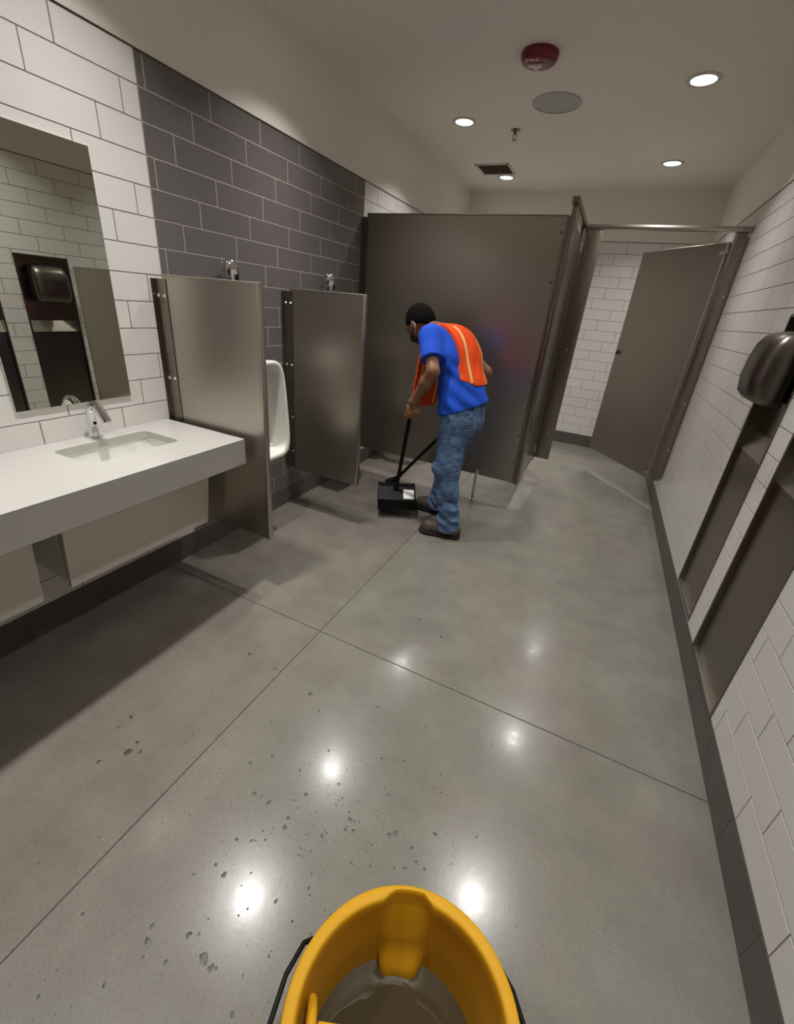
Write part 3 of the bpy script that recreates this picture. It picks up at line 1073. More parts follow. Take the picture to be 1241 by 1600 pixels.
for u, v, z in ((-0.150, 0.112, 0.385), (-0.166, 0.102, 0.398), (-0.190, 0.06, 0.402), (-0.207, -0.01, 0.402), (-0.218, -0.15, 0.402), (-0.222, -0.30, 0.405), (-0.19, -0.36, 0.41), (0.0, -0.375, 0.41), (0.2, -0.36, 0.41),
                (0.244, -0.30, 0.405), (0.238, -0.15, 0.402), (0.228, -0.02, 0.402), (0.216, 0.045, 0.395), (0.200, 0.085, 0.38)):
    hp_.append((u, v, z))
MB().tube(hp_, 0.0045, 10).build('bail_handle', M_black, bk)
for (u, v) in ((-0.12, 0.06), (0.14, 0.06), (-0.13, -0.24), (0.16, -0.24)):
    MB().box(u - 0.018, u + 0.018, v - 0.012, v + 0.012, 0.055, 0.1, 0.003).tube([(u, v, 0.05), (u, v, 0.11)], 0.008).build('caster_fork', M_black, bk)
    MB().lathe([(0, -0.012), (0.034, -0.012), (0.037, -0.008), (0.037, 0.008), (0.034, 0.012), (0, 0.012)], c=(u, v, 0.037), axis='x', n=24).build('caster_wheel', M_rubber, bk)


# ------------------------------------------------------------------ the man: surfaces grown from a distance field
def smin(a, b, k):
    h = np.maximum(k - np.abs(a - b), 0) / k
    return np.minimum(a, b) - h * h * k * 0.25


class Field:
    def __init__(s, lo, hi, res):
        s.lo = np.array(lo, np.float32)
        s.res = res
        s.n = np.ceil((np.array(hi) - np.array(lo)) / res).astype(int) + 1
        s.ax = [s.lo[i] + np.arange(s.n[i], dtype=np.float32) * res for i in range(3)]
        s.D = np.full(s.n, 0.5, np.float32)

    def sub(s, lo, hi):
        i0 = np.clip(np.floor((np.array(lo) - s.lo) / s.res).astype(int), 0, s.n)
        i1 = np.clip(np.ceil((np.array(hi) - s.lo) / s.res).astype(int) + 1, 0, s.n)
        sl = tuple(slice(a, c) for a, c in zip(i0, i1))
        return sl, (s.ax[0][sl[0]][:, None, None], s.ax[1][sl[1]][None, :, None], s.ax[2][sl[2]][None, None, :])

    def put(s, sl, d, k):
        if k > 0:
            s.D[sl] = smin(s.D[sl], d, k)
        else:
            s.D[sl] = np.minimum(s.D[sl], d)

    def cap(s, p, q, r1, r2, k=0.02):
        p, q = np.array(p, float), np.array(q, float)
        R = max(r1, r2) + k + 0.03
        sl, (X, Y, Z) = s.sub(np.minimum(p, q) - R, np.maximum(p, q) + R)
        d = q - p
        L2 = max(float(d @ d), 1e-9)
        t = np.clip(((X - p[0]) * d[0] + (Y - p[1]) * d[1] + (Z - p[2]) * d[2]) / L2, 0, 1)
        D = np.sqrt((X - p[0] - t * d[0]) ** 2 + (Y - p[1] - t * d[1]) ** 2 + (Z - p[2] - t * d[2]) ** 2) - (r1 + t * (r2 - r1))
        s.put(sl, D.astype(np.float32), k)

    def chain(s, pts, rs, k=0.02):
        for i in range(len(pts) - 1):
            s.cap(pts[i], pts[i + 1], rs[i], rs[i + 1], k)

    def ell_d(s, c, A, r, sub):
        X, Y, Z = sub
        A = np.array(A, float)
        q = [(X - c[0]) * A[i][0] + (Y - c[1]) * A[i][1] + (Z - c[2]) * A[i][2] for i in range(3)]
        k0 = np.sqrt(sum((q[i] / r[i]) ** 2 for i in range(3)))
        k1 = np.sqrt(sum((q[i] / r[i] ** 2) ** 2 for i in range(3))) + 1e-9
        return (k0 * (k0 - 1) / k1)

    def ell(s, c, A, r, k=0.02):
        R = max(r) + k + 0.03
        c = np.array(c, float)
        sl, sb = s.sub(c - R, c + R)
        s.put(sl, s.ell_d(c, A, r, sb).astype(np.float32), k)

    def cut_ell(s, c, A, r):
        R = max(r) + 0.03
        c = np.array(c, float)
        sl, sb = s.sub(c - R, c + R)
        s.D[sl] = np.maximum(s.D[sl], -s.ell_d(c, A, r, sb))

    def box(s, c, A, h, rad=0.005, k=0.0):
        c = np.array(c, float)
        R = float(np.linalg.norm(h)) + 0.03 + k
        sl, (X, Y, Z) = s.sub(c - R, c + R)
        q = [np.abs((X - c[0]) * A[i][0] + (Y - c[1]) * A[i][1] + (Z - c[2]) * A[i][2]) - (h[i] - rad) for i in range(3)]
        out = np.sqrt(sum(np.maximum(v, 0) ** 2 for v in q)) + np.minimum(np.maximum(np.maximum(q[0], q[1]), q[2]), 0) - rad
        s.put(sl, out.astype(np.float32), k)

    def plane(s, p, n):
        """keep the side the normal points away from"""
        X, Y, Z = s.ax[0][:, None, None], s.ax[1][None, :, None], s.ax[2][None, None, :]
        d = (X - p[0]) * n[0] + (Y - p[1]) * n[1] + (Z - p[2]) * n[2]
        s.D = np.maximum(s.D, d.astype(np.float32))

    def grid(s):
        return s.ax[0][:, None, None], s.ax[1][None, :, None], s.ax[2][None, None, :]

    def mesh(s, name):
        D = s.D
        n = D.shape
        ins = D < 0
        cs = np.zeros([x - 1 for x in n], np.int8)
        for i in (0, 1):
            for j in (0, 1):
                for k in (0, 1):
                    cs += ins[i:n[0] - 1 + i, j:n[1] - 1 + j, k:n[2] - 1 + k]
        act = np.argwhere((cs > 0) & (cs < 8))
        idx = -np.ones(cs.shape, np.int64)
        idx[tuple(act.T)] = np.arange(len(act))
        acc = np.zeros((len(act), 3))
        cnt = np.zeros(len(act))
        corners = [(i, j, k) for i in (0, 1) for j in (0, 1) for k in (0, 1)]
        for a in corners:
            for ax in range(3):
                if a[ax] == 0:
                    c2 = list(a)
                    c2[ax] = 1
                    d0 = D[act[:, 0] + a[0], act[:, 1] + a[1], act[:, 2] + a[2]]
                    d1 = D[act[:, 0] + c2[0], act[:, 1] + c2[1], act[:, 2] + c2[2]]
                    m_ = (d0 < 0) != (d1 < 0)
                    t = np.where(m_, d0 / np.where(m_, d0 - d1, 1), 0)
                    P = np.array(a, float)[None, :] + np.zeros((len(act), 3))
                    P[:, ax] = t
                    acc[m_] += P[m_]
                    cnt[m_] += 1
        V = s.lo[None, :] + (act + acc / cnt[:, None]) * s.res
        faces = []
        for ax in range(3):
            o1, o2 = [(1, 2), (2, 0), (0, 1)][ax]
            sl0 = [slice(None)] * 3
            sl1 = [slice(None)] * 3
            sl0[ax] = slice(0, n[ax] - 1)
            sl1[ax] = slice(1, n[ax])
            for o in (o1, o2):
                sl0[o] = slice(1, n[o] - 1)
                sl1[o] = slice(1, n[o] - 1)
            A, B = ins[tuple(sl0)], ins[tuple(sl1)]
            for cond, flip in ((A & ~B, False), (~A & B, True)):
                e = np.argwhere(cond)
                off = np.zeros(3, int)
                off[o1] = 1
                off[o2] = 1
                e = e + off
                q = []
                for (u, v) in ((-1, -1), (0, -1), (0, 0), (-1, 0)):
                    c = e.copy()
                    c[:, o1] += u
                    c[:, o2] += v
                    q.append(idx[tuple(c.T)])
                q = np.stack(q, 1)
                if flip:
                    q = q[:, ::-1]
                faces.append(q)
        Fq = np.concatenate(faces)
        Fq = Fq[(Fq >= 0).all(1)]
        lab = np.arange(len(V))
        for _ in range(400):
            mn = lab[Fq].min(1)
            new = lab.copy()
            np.minimum.at(new, Fq.ravel(), np.repeat(mn, 4))
            new = new[new]
            if (new == lab).all():
                break
            lab = new
        fl_ = lab[Fq[:, 0]]
        ids, cn_ = np.unique(fl_, return_counts=True)
        keep = np.isin(fl_, ids[cn_ > 0.02 * len(Fq)])
        Fq = Fq[keep]
        used = np.unique(Fq)
        remap = -np.ones(len(V), np.int64)
        remap[used] = np.arange(len(used))
        V = V[used]
        Fq = remap[Fq]
        me = bpy.data.meshes.new(name)
        me.vertices.add(len(V))
        me.vertices.foreach_set('co', V.astype(np.float32).ravel())
        me.loops.add(Fq.size)
        me.loops.foreach_set('vertex_index', Fq.astype(np.int32).ravel())
        me.polygons.add(len(Fq))
        me.polygons.foreach_set('loop_start', np.arange(len(Fq), dtype=np.int32) * 4)
        me.polygons.foreach_set('use_smooth', np.ones(len(Fq), bool))
        me.update(calc_edges=True)
        me.validate()
        return me


def nrm(v):
    v = np.array(v, float)
    return v / np.linalg.norm(v)


fw = nrm((-0.93, 0.37, 0))
lf = np.array((-0.37, -0.93, 0.0)) / math.hypot(0.37, 0.93)
up = np.array((0, 0, 1.0))
TORSO_AX = lambda lean: (fw * math.cos(lean) - up * math.sin(lean), lf, fw * math.sin(lean) + up * math.cos(lean))
LO, HI = (-1.40, 2.40, -0.02), (-0.55, 3.25, 1.57)

pelvis = np.array((-0.785, 2.745, 0.86))
waist = np.array((-0.815, 2.755, 1.02))
chest = np.array((-0.885, 2.785, 1.205))
shc = np.array((-0.975, 2.815, 1.318))
lsh = np.array((-1.035, 2.650, 1.322))
rsh = np.array((-0.965, 2.975, 1.30))
lel = np.array((-0.945, 2.525, 1.135))
lwr = np.array((-1.075, 2.575, 0.915))
rel = np.array((-0.745, 3.06, 1.11))
rwr = np.array((-0.835, 3.085, 0.93))
neck0 = np.array((-1.040, 2.835, 1.352))
headc = np.array((-1.212, 2.87, 1.385))
hF = nrm((-0.66, 0.20, -0.72))
hL = nrm(np.cross((0, 0, 1), hF))
hU = np.cross(hF, hL)
lhip, rhip = np.array((-0.80, 2.668, 0.82)), np.array((-0.78, 2.825, 0.82))
lkn, rkn = np.array((-0.795, 2.605, 0.49)), np.array((-0.855, 2.87, 0.48))
lan, ran = np.array((-0.718, 2.59, 0.095)), np.array((-0.925, 2.89, 0.095))


def torso(F, g, k=0.05):
    F.ell(pelvis, TORSO_AX(0.05), (0.125 + g, 0.165 + g, 0.14 + g), k)
    F.ell(waist, TORSO_AX(0.2), (0.130 + g, 0.165 + g, 0.16 + g), k)
    F.ell(chest, TORSO_AX(0.38), (0.120 + g, 0.178 + g, 0.165 + g), k)
    F.cap(lsh * 0.9 + shc * 0.1, rsh * 0.9 + shc * 0.1, 0.062 + g, 0.062 + g, k)
    F.ell(shc + np.array((0.03, -0.015, -0.03)), TORSO_AX(0.5), (0.095 + g, 0.14 + g, 0.09 + g), k)


person = thing('person', 'man in blue shirt, orange safety vest and jeans bending over a dustpan', 'person', (-0.79, 2.73, 0))

# --- body (head, arms, hands, trunk and legs in one surface)
F = Field(LO, HI, 0.0046)
torso(F, -0.008)
for hip, kn, an in ((lhip, lkn, lan), (rhip, rkn, ran)):
    F.chain([hip, kn, an], [0.080, 0.052, 0.036], 0.03)
    F.cap(an, an + np.array((-0.09, 0.0, -0.045)), 0.030, 0.022, 0.02)
F.chain([lsh, lel], [0.050, 0.041], 0.03)
F.chain([lel, lel * 0.65 + lwr * 0.35, lwr], [0.040, 0.041, 0.027], 0.02)
F.chain([rsh, rel], [0.048, 0.040], 0.03)
F.chain([rel, rel * 0.65 + rwr * 0.35, rwr], [0.039, 0.039, 0.027], 0.02)
F.cap(neck0, headc - hF * 0.02 - hU * 0.05, 0.058, 0.052, 0.04)
# head
F.ell(headc - hF * 0.012 + hU * 0.022, (hF, hL, hU), (0.094, 0.074, 0.090), 0.03)
F.ell(headc + hF * 0.030 - hU * 0.040, (hF, hL, hU), (0.062, 0.058, 0.078), 0.03)
F.ell(headc + hF * 0.062 - hU * 0.095, (hF, hL, hU), (0.026, 0.028, 0.022), 0.02)
F.cap(headc + hF * 0.088 + hU * 0.002, headc + hF * 0.106 - hU * 0.036, 0.009, 0.014, 0.012)
for s_ in (-1, 1):
    F.ell(headc - hF * 0.004 + hL * s_ * 0.077 - hU * 0.018, (hF, hL, hU), (0.019, 0.008, 0.032), 0.008)
    F.cut_ell(headc + hF * 0.096 + hL * s_ * 0.031 + hU * 0.004, (hF, hL, hU), (0.012, 0.015, 0.009))
    F.ell(headc + hF * 0.080 + hL * s_ * 0.031 + hU * 0.003, (hF, hL, hU), (0.012, 0.012, 0.011), 0.003)
    F.cap(headc + hF * 0.09 + hL * s_ * 0.016 + hU * 0.017, headc + hF * 0.08 + hL * s_ * 0.05 + hU * 0.018, 0.006, 0.006, 0.008)
F.cap(headc + hF * 0.086 + hL * 0.02 - hU * 0.066, headc + hF * 0.086 - hL * 0.02 - hU * 0.066, 0.007, 0.007, 0.008)
F.cap(headc + hF * 0.084 + hL * 0.018 - hU * 0.076, headc + hF * 0.084 - hL * 0.018 - hU * 0.076, 0.007, 0.007, 0.008)


def fist(F, C, h, a, side, wrist):
    """hand closed on a bar through C along h; a: knuckle direction, side*p: palm side"""
    h = nrm(h)
    a = nrm(np.array(a) - h * np.dot(a, h))
    p = np.cross(a, h) * side
    R0 = 0.0235
    pos = lambda th, off, r=R0: C + h * off + r * (math.cos(th) * p + math.sin(th) * a)
    # palm: back of the hand
    F.chain([wrist, C - a * 0.035 + p * 0.030 + h * 0.012, C + a * 0.012 + p * 0.036], [0.027, 0.026, 0.020], 0.02)
    F.chain([C - a * 0.030 + p * 0.028 - h * 0.025, C + a * 0.016 + p * 0.034 - h * 0.027], [0.018, 0.015], 0.015)
    F.chain([C - a * 0.030 + p * 0.028 + h * 0.028, C + a * 0.016 + p * 0.034 + h * 0.027], [0.018, 0.015], 0.015)
    for i, (off, ln) in enumerate(((0.031, 0.92), (0.0105, 1.0), (-0.0105, 0.96), (-0.031, 0.82))):
        ths = [0.55, 1.25, 2.2 * ln + 0.05, 3.2 * ln + 0.1]
        rr_ = [0.034, 0.031, 0.0245, 0.0235]
        F.chain([pos(t, off, r) for t, r in zip(ths, rr_)], [0.0098, 0.0094, 0.0088, 0.0078], 0.004)
    # thumb from the side of the palm near its base, closing over the fingers
    F.chain([C - a * 0.036 + p * 0.024 + h * 0.034, C - a * 0.034 - p * 0.004 + h * 0.048, C - a * 0.014 - p * 0.030 + h * 0.044, C + a * 0.012 - p * 0.036 + h * 0.036], [0.015, 0.0125, 0.0105, 0.0085], 0.008)


panA = np.array((-1.196, 2.694, 0.225))
panB = np.array((-1.094, 2.606, 0.900))
hdl = nrm(panB - panA)
fistL = panA + (panB - panA) * 0.915
broA = np.array((-1.315, 2.875, 0.17))
broB = np.array((-0.775, 3.05, 0.90))
hbr = nrm(broB - broA)
fistR = broA + (broB - broA) * 0.92
F.cap(lwr, fistL + np.array((0.02, -0.012, 0.03)), 0.026, 0.024, 0.02)
fist(F, fistL, hdl, (-0.75, -0.35, 0.0), -1, lwr)
fist(F, fistR, hbr, (-0.5, 0.75, 0.0), 1, rwr)
o = link('body', F.mesh('body'), M_skin)
child(o, person)

# --- shirt
G = Field(LO, HI, 0.0060)
torso(G, 0.010)
G.ell(pelvis + np.array((0.004, 0.0, 0.05)), TORSO_AX(0.1), (0.142, 0.182, 0.17), 0.05)
sl_end = lsh * 0.36 + lel * 0.64
G.chain([lsh + np.array((0.0, 0, 0.0)), lsh * 0.2 + lel * 0.8], [0.072, 0.072], 0.04)
G.chain([rsh, rsh * 0.2 + rel * 0.8], [0.066, 0.068], 0.04)
G.cap(neck0 + np.array((0.03, -0.01, -0.03)), neck0, 0.062, 0.055, 0.04)
X, Y, Z = G.grid()
w1 = 1.6 * np.sin(7 * Z + 9 * Y)
fold = (0.0075 * np.sin(30 * (0.75 * X + 0.66 * Z) + w1) * (0.5 + 0.5 * np.sin(14 * Y - 9 * Z + 6 * X))
        + 0.0045 * np.sin(58 * (0.6 * X + 0.8 * Z) + 2 * w1) * (0.5 + 0.5 * np.sin(17 * X + 8 * Z))
        + 0.004 * np.sin(70 * Z + 12 * X + 2 * np.sin(16 * X)) * np.clip((1.02 - Z) / 0.1, 0, 1))
low = np.clip((1.36 - Z) / 0.2, 0.35, 1)
G.D += (fold * low).astype(np.float32)
hem_n = nrm((0.43, 0.0, -1.0))
G.plane((-0.80, 2.75, 0.886), hem_n)


def sleeve_cut(F, sh, el, t):
    d = nrm(el - sh)
    p = sh + (el - sh) * t
    X, Y, Z = F.grid()
    dp = (X - p[0]) * d[0] + (Y - p[1]) * d[1] + (Z - p[2]) * d[2]
    tt = np.clip(((X - sh[0]) * d[0] + (Y - sh[1]) * d[1] + (Z - sh[2]) * d[2]), 0, 0.3)
    rad = np.sqrt((X - sh[0] - tt * d[0]) ** 2 + (Y - sh[1] - tt * d[1]) ** 2 + (Z - sh[2] - tt * d[2]) ** 2)
    return dp, rad


dp, rad = sleeve_cut(G, lsh, lel, 0.66)
side = (X - lsh[0]) * lf[0] + (Y - lsh[1]) * lf[1]
G.D = np.where((rad < 0.095) & (side > -0.005), np.maximum(G.D, dp), G.D).astype(np.float32)
dp, rad = sleeve_cut(G, rsh, rel, 0.62)
side = -((X - rsh[0]) * lf[0] + (Y - rsh[1]) * lf[1])
G.D = np.where((rad < 0.095) & (side > -0.005), np.maximum(G.D, dp), G.D).astype(np.float32)
# collar opening
dn = (X - neck0[0]) * -0.75 + (Y - neck0[1]) * 0.1 + (Z - neck0[2]) * 0.65 - 0.008
nr = np.sqrt((X - neck0[0]) ** 2 + (Y - neck0[1]) ** 2 + (Z - neck0[2]) ** 2)
G.D = np.where(nr < 0.098, np.maximum(G.D, dn), G.D).astype(np.float32)
o = link('shirt', G.mesh('shirt'), M_shirt)
child(o, person)

# --- vest: back bib, shoulders and hanging front bib
K = Field(LO, HI, 0.0060)
torso(K, 0.023)
X, Y, Z = K.grid()
u = (X - chest[0]) * lf[0] + (Y - chest[1]) * lf[1]
v = (X - waist[0]) * fw[0] + (Y - waist[1]) * fw[1] - np.clip(Z - waist[2], 0, 1) * 0.28
K.D += (0.004 * np.sin(40 * Z + 22 * X + 3 * np.sin(20 * u)) * np.sin(24 * u + 8 * Z)).astype(np.float32)
wid = np.where(Z > 1.20, 0.118, 0.118 + (1.20 - Z) * 0.20) + np.where((u < -0.01) & (Z < 1.25), 0.09, 0.0)
K.D = np.maximum(K.D, np.abs(u + 0.01) - wid)
K.D = np.maximum(K.D, np.where(v < 0.06, 1.065 + 0.35 * np.maximum(np.abs(u + 0.03) - 0.07, 0) - Z, -1))
K.D = np.maximum(K.D, np.where((v > -0.02) & (Z < 1.27), 0.05, -1))
dn = (X - neck0[0]) * -0.72 + (Y - neck0[1]) * 0.1 + (Z - neck0[2]) * 0.68 - 0.016
K.D = np.maximum(K.D, dn)
hole = np.sqrt((X - neck0[0]) ** 2 + (Y - neck0[1]) ** 2 + ((Z - neck0[2]) * 0.6) ** 2) - 0.078
K.D = np.maximum(K.D, np.where(v > -0.05, -hole, -1)).astype(np.float32)
fc = chest + fw * 0.205 + np.array((-0.01, -0.02, -0.135))
lean = nrm(fw * 0.12 * -1 + up)
fn = np.cross(lf, lean)
K.box(fc + lf * 0.0, (lf, fn, lean), (0.135, 0.008, 0.235), 0.006)
for s_ in (-1, 1):
    K.chain([fc + lean * 0.2 + lf * s_ * 0.09, chest + fw * 0.10 + up * 0.13 + lf * s_ * 0.095, shc + lf * s_ * 0.10 + up * 0.055], [0.014, 0.02, 0.02], 0.02)
ve = link('vest', K.mesh('vest'), M_vest)
child(ve, person)
vest_bvh = None


def surf_tape(path_uz, half):
    """strip of reflective tape pressed on the back of the vest"""
    from mathutils.bvhtree import BVHTree
    global vest_bvh
    if vest_bvh is None:
        vm = ve.data
        vest_bvh = BVHTree.FromPolygons([v.co for v in vm.vertices], [p.vertices for p in vm.polygons])
    V = []
    for (uu, zz) in path_uz:
        row = []
        for s_ in (-1, 1):
            q = np.array((chest[0], chest[1], 0)) + lf * (uu + s_ * half) + up * zz
            st = Vector(q - fw * 0.5)
            hit = vest_bvh.ray_cast(st, Vector(fw))
            if hit[0] is None:
                row = None
                break
            row.append(hit[0] - Vector(fw) * 0.003 + hit[1] * 0.001)
        if row:
            V.append(row)
    b = MB()
    vs = [[b.bm.verts.new(p) for p in r] for r in V]
    for r0, r1 in zip(vs, vs[1:]):
        b.bm.faces.new((r0[0], r0[1], r1[1], r1[0]))
    r = bmesh.ops.extrude_face_region(b.bm, geom=b.bm.faces[:])
    bmesh.ops.translate(b.bm, vec=fw * 0.004, verts=[x for x in r['geom'] if isinstance(x, bmesh.types.BMVert)])
    return b


for u0, u1 in ((0.058, 0.070), (-0.085, -0.095)):
    p = [(u0 + (u1 - u0) * t, 1.40 - 0.33 * t) for t in np.linspace(0, 1, 26)]
    o = surf_tape(p, 0.008).build('reflective_stripe', M_tape)
    o.parent = ve
b = MB()
for s_ in (-1, 1):
    T = Matrix.Identity(4)
    A = (lf, fn, lean)
    for i in range(3):
        for j in range(3):
            T[i][j] = A[j][i]
    cc_ = fc + lf * s_ * 0.085
    T[0][3], T[1][3], T[2][3] = cc_
    b.box(-0.009, 0.009, -0.0098, 0.0098, -0.215, 0.2, 0.001, T, 1)
o = b.build('front_stripe', M_tape)
o.parent = ve

# --- jeans
J = Field((-1.12, 2.42, -0.01), (-0.5, 3.08, 1.05), 0.0056)
J.ell(pelvis + np.array((0.0, 0, 0.02)), TORSO_AX(0.05), (0.138, 0.168, 0.15), 0.04)
J.ell(pelvis + np.array((0.020, -0.05, -0.06)), TORSO_AX(0.0), (0.11, 0.10, 0.12), 0.04)
J.ell(pelvis + np.array((0.030, 0.05, -0.06)), TORSO_AX(0.0), (0.11, 0.10, 0.12), 0.04)
J.chain([lhip, lkn + np.array((0.0, 0, 0.02)), lan + np.array((0, 0, -0.03))], [0.112, 0.086, 0.076], 0.04)
J.chain([rhip, rkn, ran + np.array((0, 0, -0.03))], [0.112, 0.084, 0.076], 0.04)
X, Y, Z = J.grid()
kf = np.clip((0.80 - Z) / 0.35, 0.35, 1)
ra = 30 * Z + 16 * X + 9 * Y
rb = 38 * Z - 26 * X + 13 * Y
fold = (0.007 * np.maximum(np.sin(ra + 1.8 * np.sin(11 * X + 7 * Z)), -0.4) * (0.55 + 0.45 * np.sin(12 * Z - 23 * X + 10 * Y))
        + 0.006 * np.sin(rb + 2.2 * np.sin(13 * Z + 9 * Y)) * (0.5 + 0.5 * np.sin(21 * X + 15 * Z))
        + 0.0055 * np.sin(84 * Z + 20 * X - 16 * Y + 1.4 * np.sin(27 * X)) * np.clip((0.30 - Z) / 0.18, 0, 1))
J.D += (1.5 * fold * kf).astype(np.float32)
J.plane((-0.79, 2.74, 0.965), nrm((-0.10, 0, 1)))
J.D = np.maximum(J.D, 0.055 + 0.25 * np.maximum(-0.72 - X, 0) * (Y < 2.75) - Z).astype(np.float32)
je = link('jeans', J.mesh('jeans'), M_denim)
child(je, person)
from mathutils.bvhtree import BVHTree
jbvh = BVHTree.FromPolygons([v.co for v in je.data.vertices], [p.vertices for p in je.data.polygons])


def on_jeans(az, z):
    d = Vector((math.cos(az), math.sin(az), 0))
    h = jbvh.ray_cast(Vector((-0.78, 2.745, z)) + d * 0.5, -d)
    return h


for az in (-2.1, -1.45, -0.75, -0.1):
    pp = []
    for z in (0.945, 0.925, 0.905, 0.885):
        h = on_jeans(az, z)
        if h[0] is not None:
            pp.append(h[0] + h[1] * 0.003)
    if len(pp) > 2:
        o = MB().tube(pp, 0.006, 8).build('belt_loop', M_jean_loop)
        o.parent = je
for az, w in ((-1.0, 0.17), (0.35, 0.17)):
    b = MB()
    edge = []
    for t in np.linspace(0, 1, 9):
        edge.append((az - w + 2 * w * t, 0.83))
    for (a_, z_) in ((az + w, 0.74), (az + w * 0.9, 0.715), (az, 0.695), (az - w * 0.9, 0.715), (az - w, 0.74)):
        edge.append((a_, z_))
    edge.append(edge[0])
    pp = []
    for (a0, z0), (a1, z1) in zip(edge, edge[1:]):
        for t in (0, 0.5):
            h = on_jeans(a0 + (a1 - a0) * t, z0 + (z1 - z0) * t)
            if h[0] is not None:
                pp.append(h[0] + h[1] * 0.001)
    if len(pp) > 6:
        o = b.tube(pp, 0.0032, 6, closed=True).build('pocket_seam', M_jean_loop)
        o.parent = je

# --- boots
for an, toe in ((lan, np.array((-0.915, 2.562, 0.0))), (ran, np.array((-1.108, 2.925, 0.0)))):
    B = Field((an[0] - 0.30, an[1] - 0.14, -0.012), (an[0] + 0.16, an[1] + 0.14, 0.24), 0.0045)
    d = nrm((toe[0] - an[0], toe[1] - an[1], 0))
    heel = np.array((an[0], an[1], 0)) - d * 0.052
    toe0 = toe - d * 0.05
    B.chain([heel + up * 0.060, heel + d * 0.05 + up * 0.068, heel + d * 0.13 + up * 0.060, toe0 + up * 0.052], [0.042, 0.046, 0.047, 0.042], 0.03)
    B.cap(toe0 + up * 0.045, toe0 + d * 0.008 + up * 0.043, 0.050, 0.045, 0.02)
    B.cap(an + up * 0.0, an + up * 0.10, 0.05, 0.052, 0.03)
    B.D = np.maximum(B.D, 0.022 - B.ax[2][None, None, :]).astype(np.float32)
    bo = link('boot', B.mesh('boot'), M_boot)
    child(bo, person)
    Sx = Field((an[0] - 0.30, an[1] - 0.14, -0.012), (an[0] + 0.16, an[1] + 0.14, 0.10), 0.0045)
    Sx.chain([heel + up * 0.02, heel + d * 0.07 + up * 0.02, heel + d * 0.14 + up * 0.02, toe0 + up * 0.02, toe0 + d * 0.012 + up * 0.02], [0.042, 0.04, 0.047, 0.052, 0.046], 0.03)
    Zs = Sx.ax[2][None, None, :]
    Sx.D = np.maximum(Sx.D, np.maximum(0.0005 - Zs, Zs - 0.026)).astype(np.float32)
    so = link('sole', Sx.mesh('sole'), M_sole)
    so.parent = bo

# --- hair and mask
Hf = Field(headc - 0.2, headc + 0.2, 0.0042)
Hf.ell(headc - hF * 0.018 + hU * 0.028, (hF, hL, hU), (0.103, 0.083, 0.097), 0.02)
Hf.ell(headc - hF * 0.055 - hU * 0.01, (hF, hL, hU), (0.064, 0.074, 0.075), 0.03)
X, Y, Z = Hf.grid()
q = [(X - headc[0]) * A[0] + (Y - headc[1]) * A[1] + (Z - headc[2]) * A[2] for A in (hF, hL, hU)]
Hf.D += (0.0012 * np.sin(210 * q[0] + 160 * q[1] + 2 * np.sin(90 * q[2])) * np.sin(190 * q[2] - 120 * q[1])).astype(np.float32)
# hairline: keep above a sloped line from the forehead over the ears to the nape
line = np.where(q[0] > 0.0, 0.012 + 0.55 * np.maximum(q[0] - 0.02, 0), 0.012 + 0.9 * q[0])
Hf.D = np.maximum(Hf.D, line - q[2] - 0.010 * (q[0] < 0.03)).astype(np.float32)
o = link('hair', Hf.mesh('hair'), M_hair)
child(o, person)
Mf = Field(headc - 0.2, headc + 0.2, 0.0038)
Mf.ell(headc + hF * 0.040 - hU * 0.045, (hF, hL, hU), (0.066, 0.062, 0.072), 0.02)
Mf.cap(headc + hF * 0.092 - hU * 0.006, headc + hF * 0.108 - hU * 0.040, 0.014, 0.018, 0.02)
X, Y, Z = Mf.grid()
q = [(X - headc[0]) * A[0] + (Y - headc[1]) * A[1] + (Z - headc[2]) * A[2] for A in (hF, hL, hU)]
Mf.D = np.maximum(np.maximum(Mf.D, q[2] + 0.014), 0.040 - q[0]).astype(np.float32)
mk = link('face_mask', Mf.mesh('face_mask'), M_mask)
child(mk, person)
for s_ in (-1, 1):
    P = [headc + hF * 0.045 + hL * s_ * 0.062 - hU * 0.022, headc + hF * 0.02 + hL * s_ * 0.078 - hU * 0.004, headc - hF * 0.012 + hL * s_ * 0.086 + hU * 0.008, headc - hF * 0.022 + hL * s_ * 0.087 - hU * 0.012,
         headc - hF * 0.012 + hL * s_ * 0.083 - hU * 0.04, headc + hF * 0.03 + hL * s_ * 0.066 - hU * 0.062]
    o = MB().tube([tuple(p) for p in P], 0.0020, 8).build('ear_loop', M_loop)
    o.parent = mk

# ------------------------------------------------------------------ dustpan and broom
dp_ = thing('dustpan', 'black upright dustpan with white sticker, held by the man', 'dustpan', (-1.2, 2.74, 0))
pa = nrm((0.877, 0.480, 0))
pb = np.cross(up, pa)
c0 = np.array((-1.272, 2.551, 0.070))
WD = 0.282
T = Matrix.Identity(4)
for i in range(3):
    T[i][0], T[i][1], T[i][2] = pa[i], pb[i] * 0.957, up[i] * 0.957
    T[i][3] = c0[i]
b = MB()
poly = [(0.0, 0.006), (0.0, 0.092), (0.115, 0.155), (0.205, 0.150), (0.205, 0.142), (0.118, 0.146), (0.008, 0.086), (0.008, 0.014), (0.235, 0.010), (0.25, 0.006)]


def side_poly(b, poly, w0, w1):
    a = [b.bm.verts.new(T @ Vector((w0, y, z))) for y, z in poly]
    c = [b.bm.verts.new(T @ Vector((w1, y, z))) for y, z in poly]
    n = len(poly)
    b.bm.faces.new(a)
    b.bm.faces.new(list(reversed(c)))
    for j in range(n):
        b.bm.faces.new((a[j], a[(j + 1) % n], c[(j + 1) % n], c[j]))


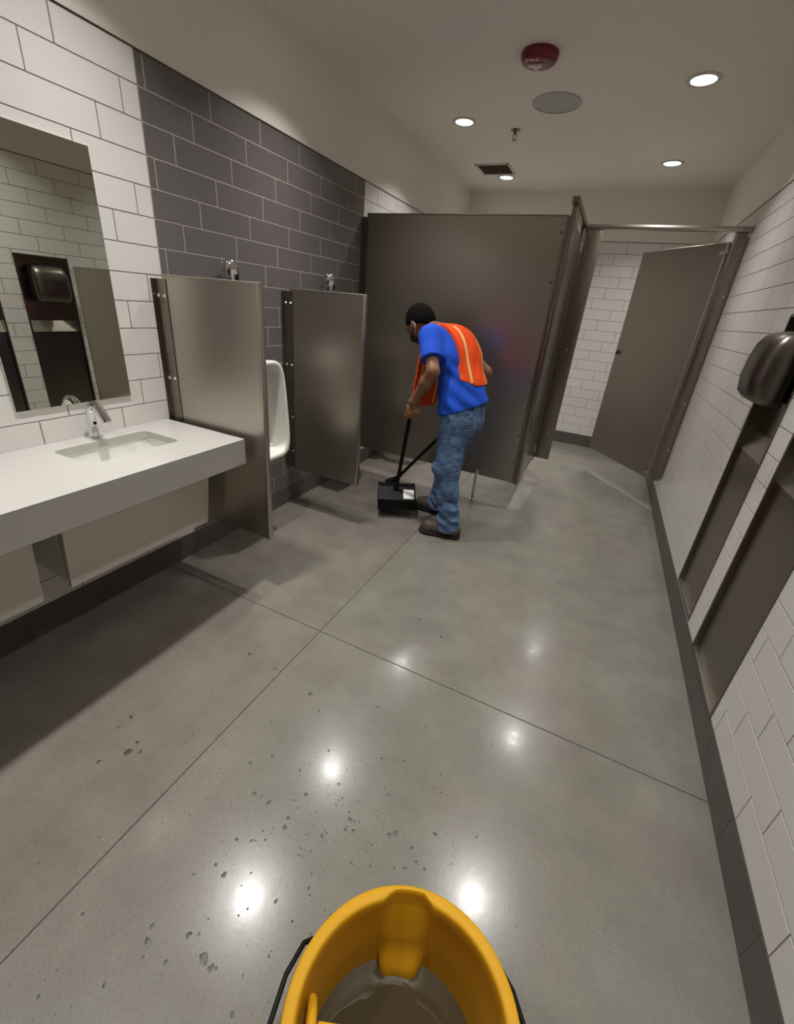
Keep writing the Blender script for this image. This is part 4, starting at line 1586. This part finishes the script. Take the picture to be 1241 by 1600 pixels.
side_poly(b, poly, 0.006, WD - 0.006)
child(b.build('pan', M_black, None, smooth=False), dp_)
for w0, w1 in ((0.0, 0.008), (WD - 0.008, WD)):
    b = MB()
    side_poly(b, [(0.0, 0.004), (-0.003, 0.095), (0.112, 0.164), (0.208, 0.158), (0.245, 0.012), (0.245, 0.004)], w0, w1)
    child(b.build('side_wall', M_black, None, smooth=False), dp_)
b = MB()
ny, nz = -0.063 / 0.131, 0.115 / 0.131
side_poly(b, [(0.014 + ny * 0.002, 0.0997 + nz * 0.0005), (0.092 + ny * 0.002, 0.1424 + nz * 0.0005), (0.092 + ny * 0.003, 0.1424 + nz * 0.0018), (0.014 + ny * 0.003, 0.0997 + nz * 0.0018)], 0.189, 0.270)
child(b.build('sticker', M_label, None, smooth=False), dp_)
b = MB().tube([tuple(panA - hdl * 0.02), tuple(panA + hdl * 0.3), tuple(panB)], 0.0140, 14)
child(b.build('handle', M_black), dp_)
b = MB().tube([tuple(panA - hdl * 0.03), tuple(panA + hdl * 0.05)], [0.024, 0.014], 12)
child(b.build('socket', M_black), dp_)
br_ = thing('broom', 'black long-handled broom crossing behind the dustpan handle', 'broom', (-1.3, 2.9, 0))
child(MB().tube([tuple(broA), tuple(broA * 0.5 + broB * 0.5), tuple(broB)], 0.0130, 14).build('handle', M_black), br_)
bt = broA - hbr * 0.02
bq = nrm(np.cross(hbr, pb))
rings = []
for t, w, d in ((0.10, 0.016, 0.016), (0.05, 0.022, 0.02), (0.0, 0.05, 0.026), (-0.03, 0.06, 0.028)):
    rings.append([tuple(broA + hbr * t + bq * (w * math.cos(2 * math.pi * j / 16)) + np.cross(hbr, bq) * (d * math.sin(2 * math.pi * j / 16))) for j in range(16)])
child(MB().loft(rings).build('ferrule', M_black), br_)
low_ = np.array((-1.365, 2.90, 0.0))
rings = []
for t, w, d in ((0.0, 0.055, 0.024), (0.5, 0.075, 0.026), (1.0, 0.095, 0.03)):
    c = (broA - hbr * 0.03) * (1 - t) + (low_ + np.array((0, 0, 0.036))) * t
    rings.append([tuple(c + bq * (w * math.cos(2 * math.pi * j / 16)) * np.array((1, 1, 0.5)) + np.cross(hbr, bq) * (d * math.sin(2 * math.pi * j / 16)) * np.array((1, 1, 0.3))) for j in range(16)])
o = child(MB().loft(rings).build('bristles', M_black_soft), br_)
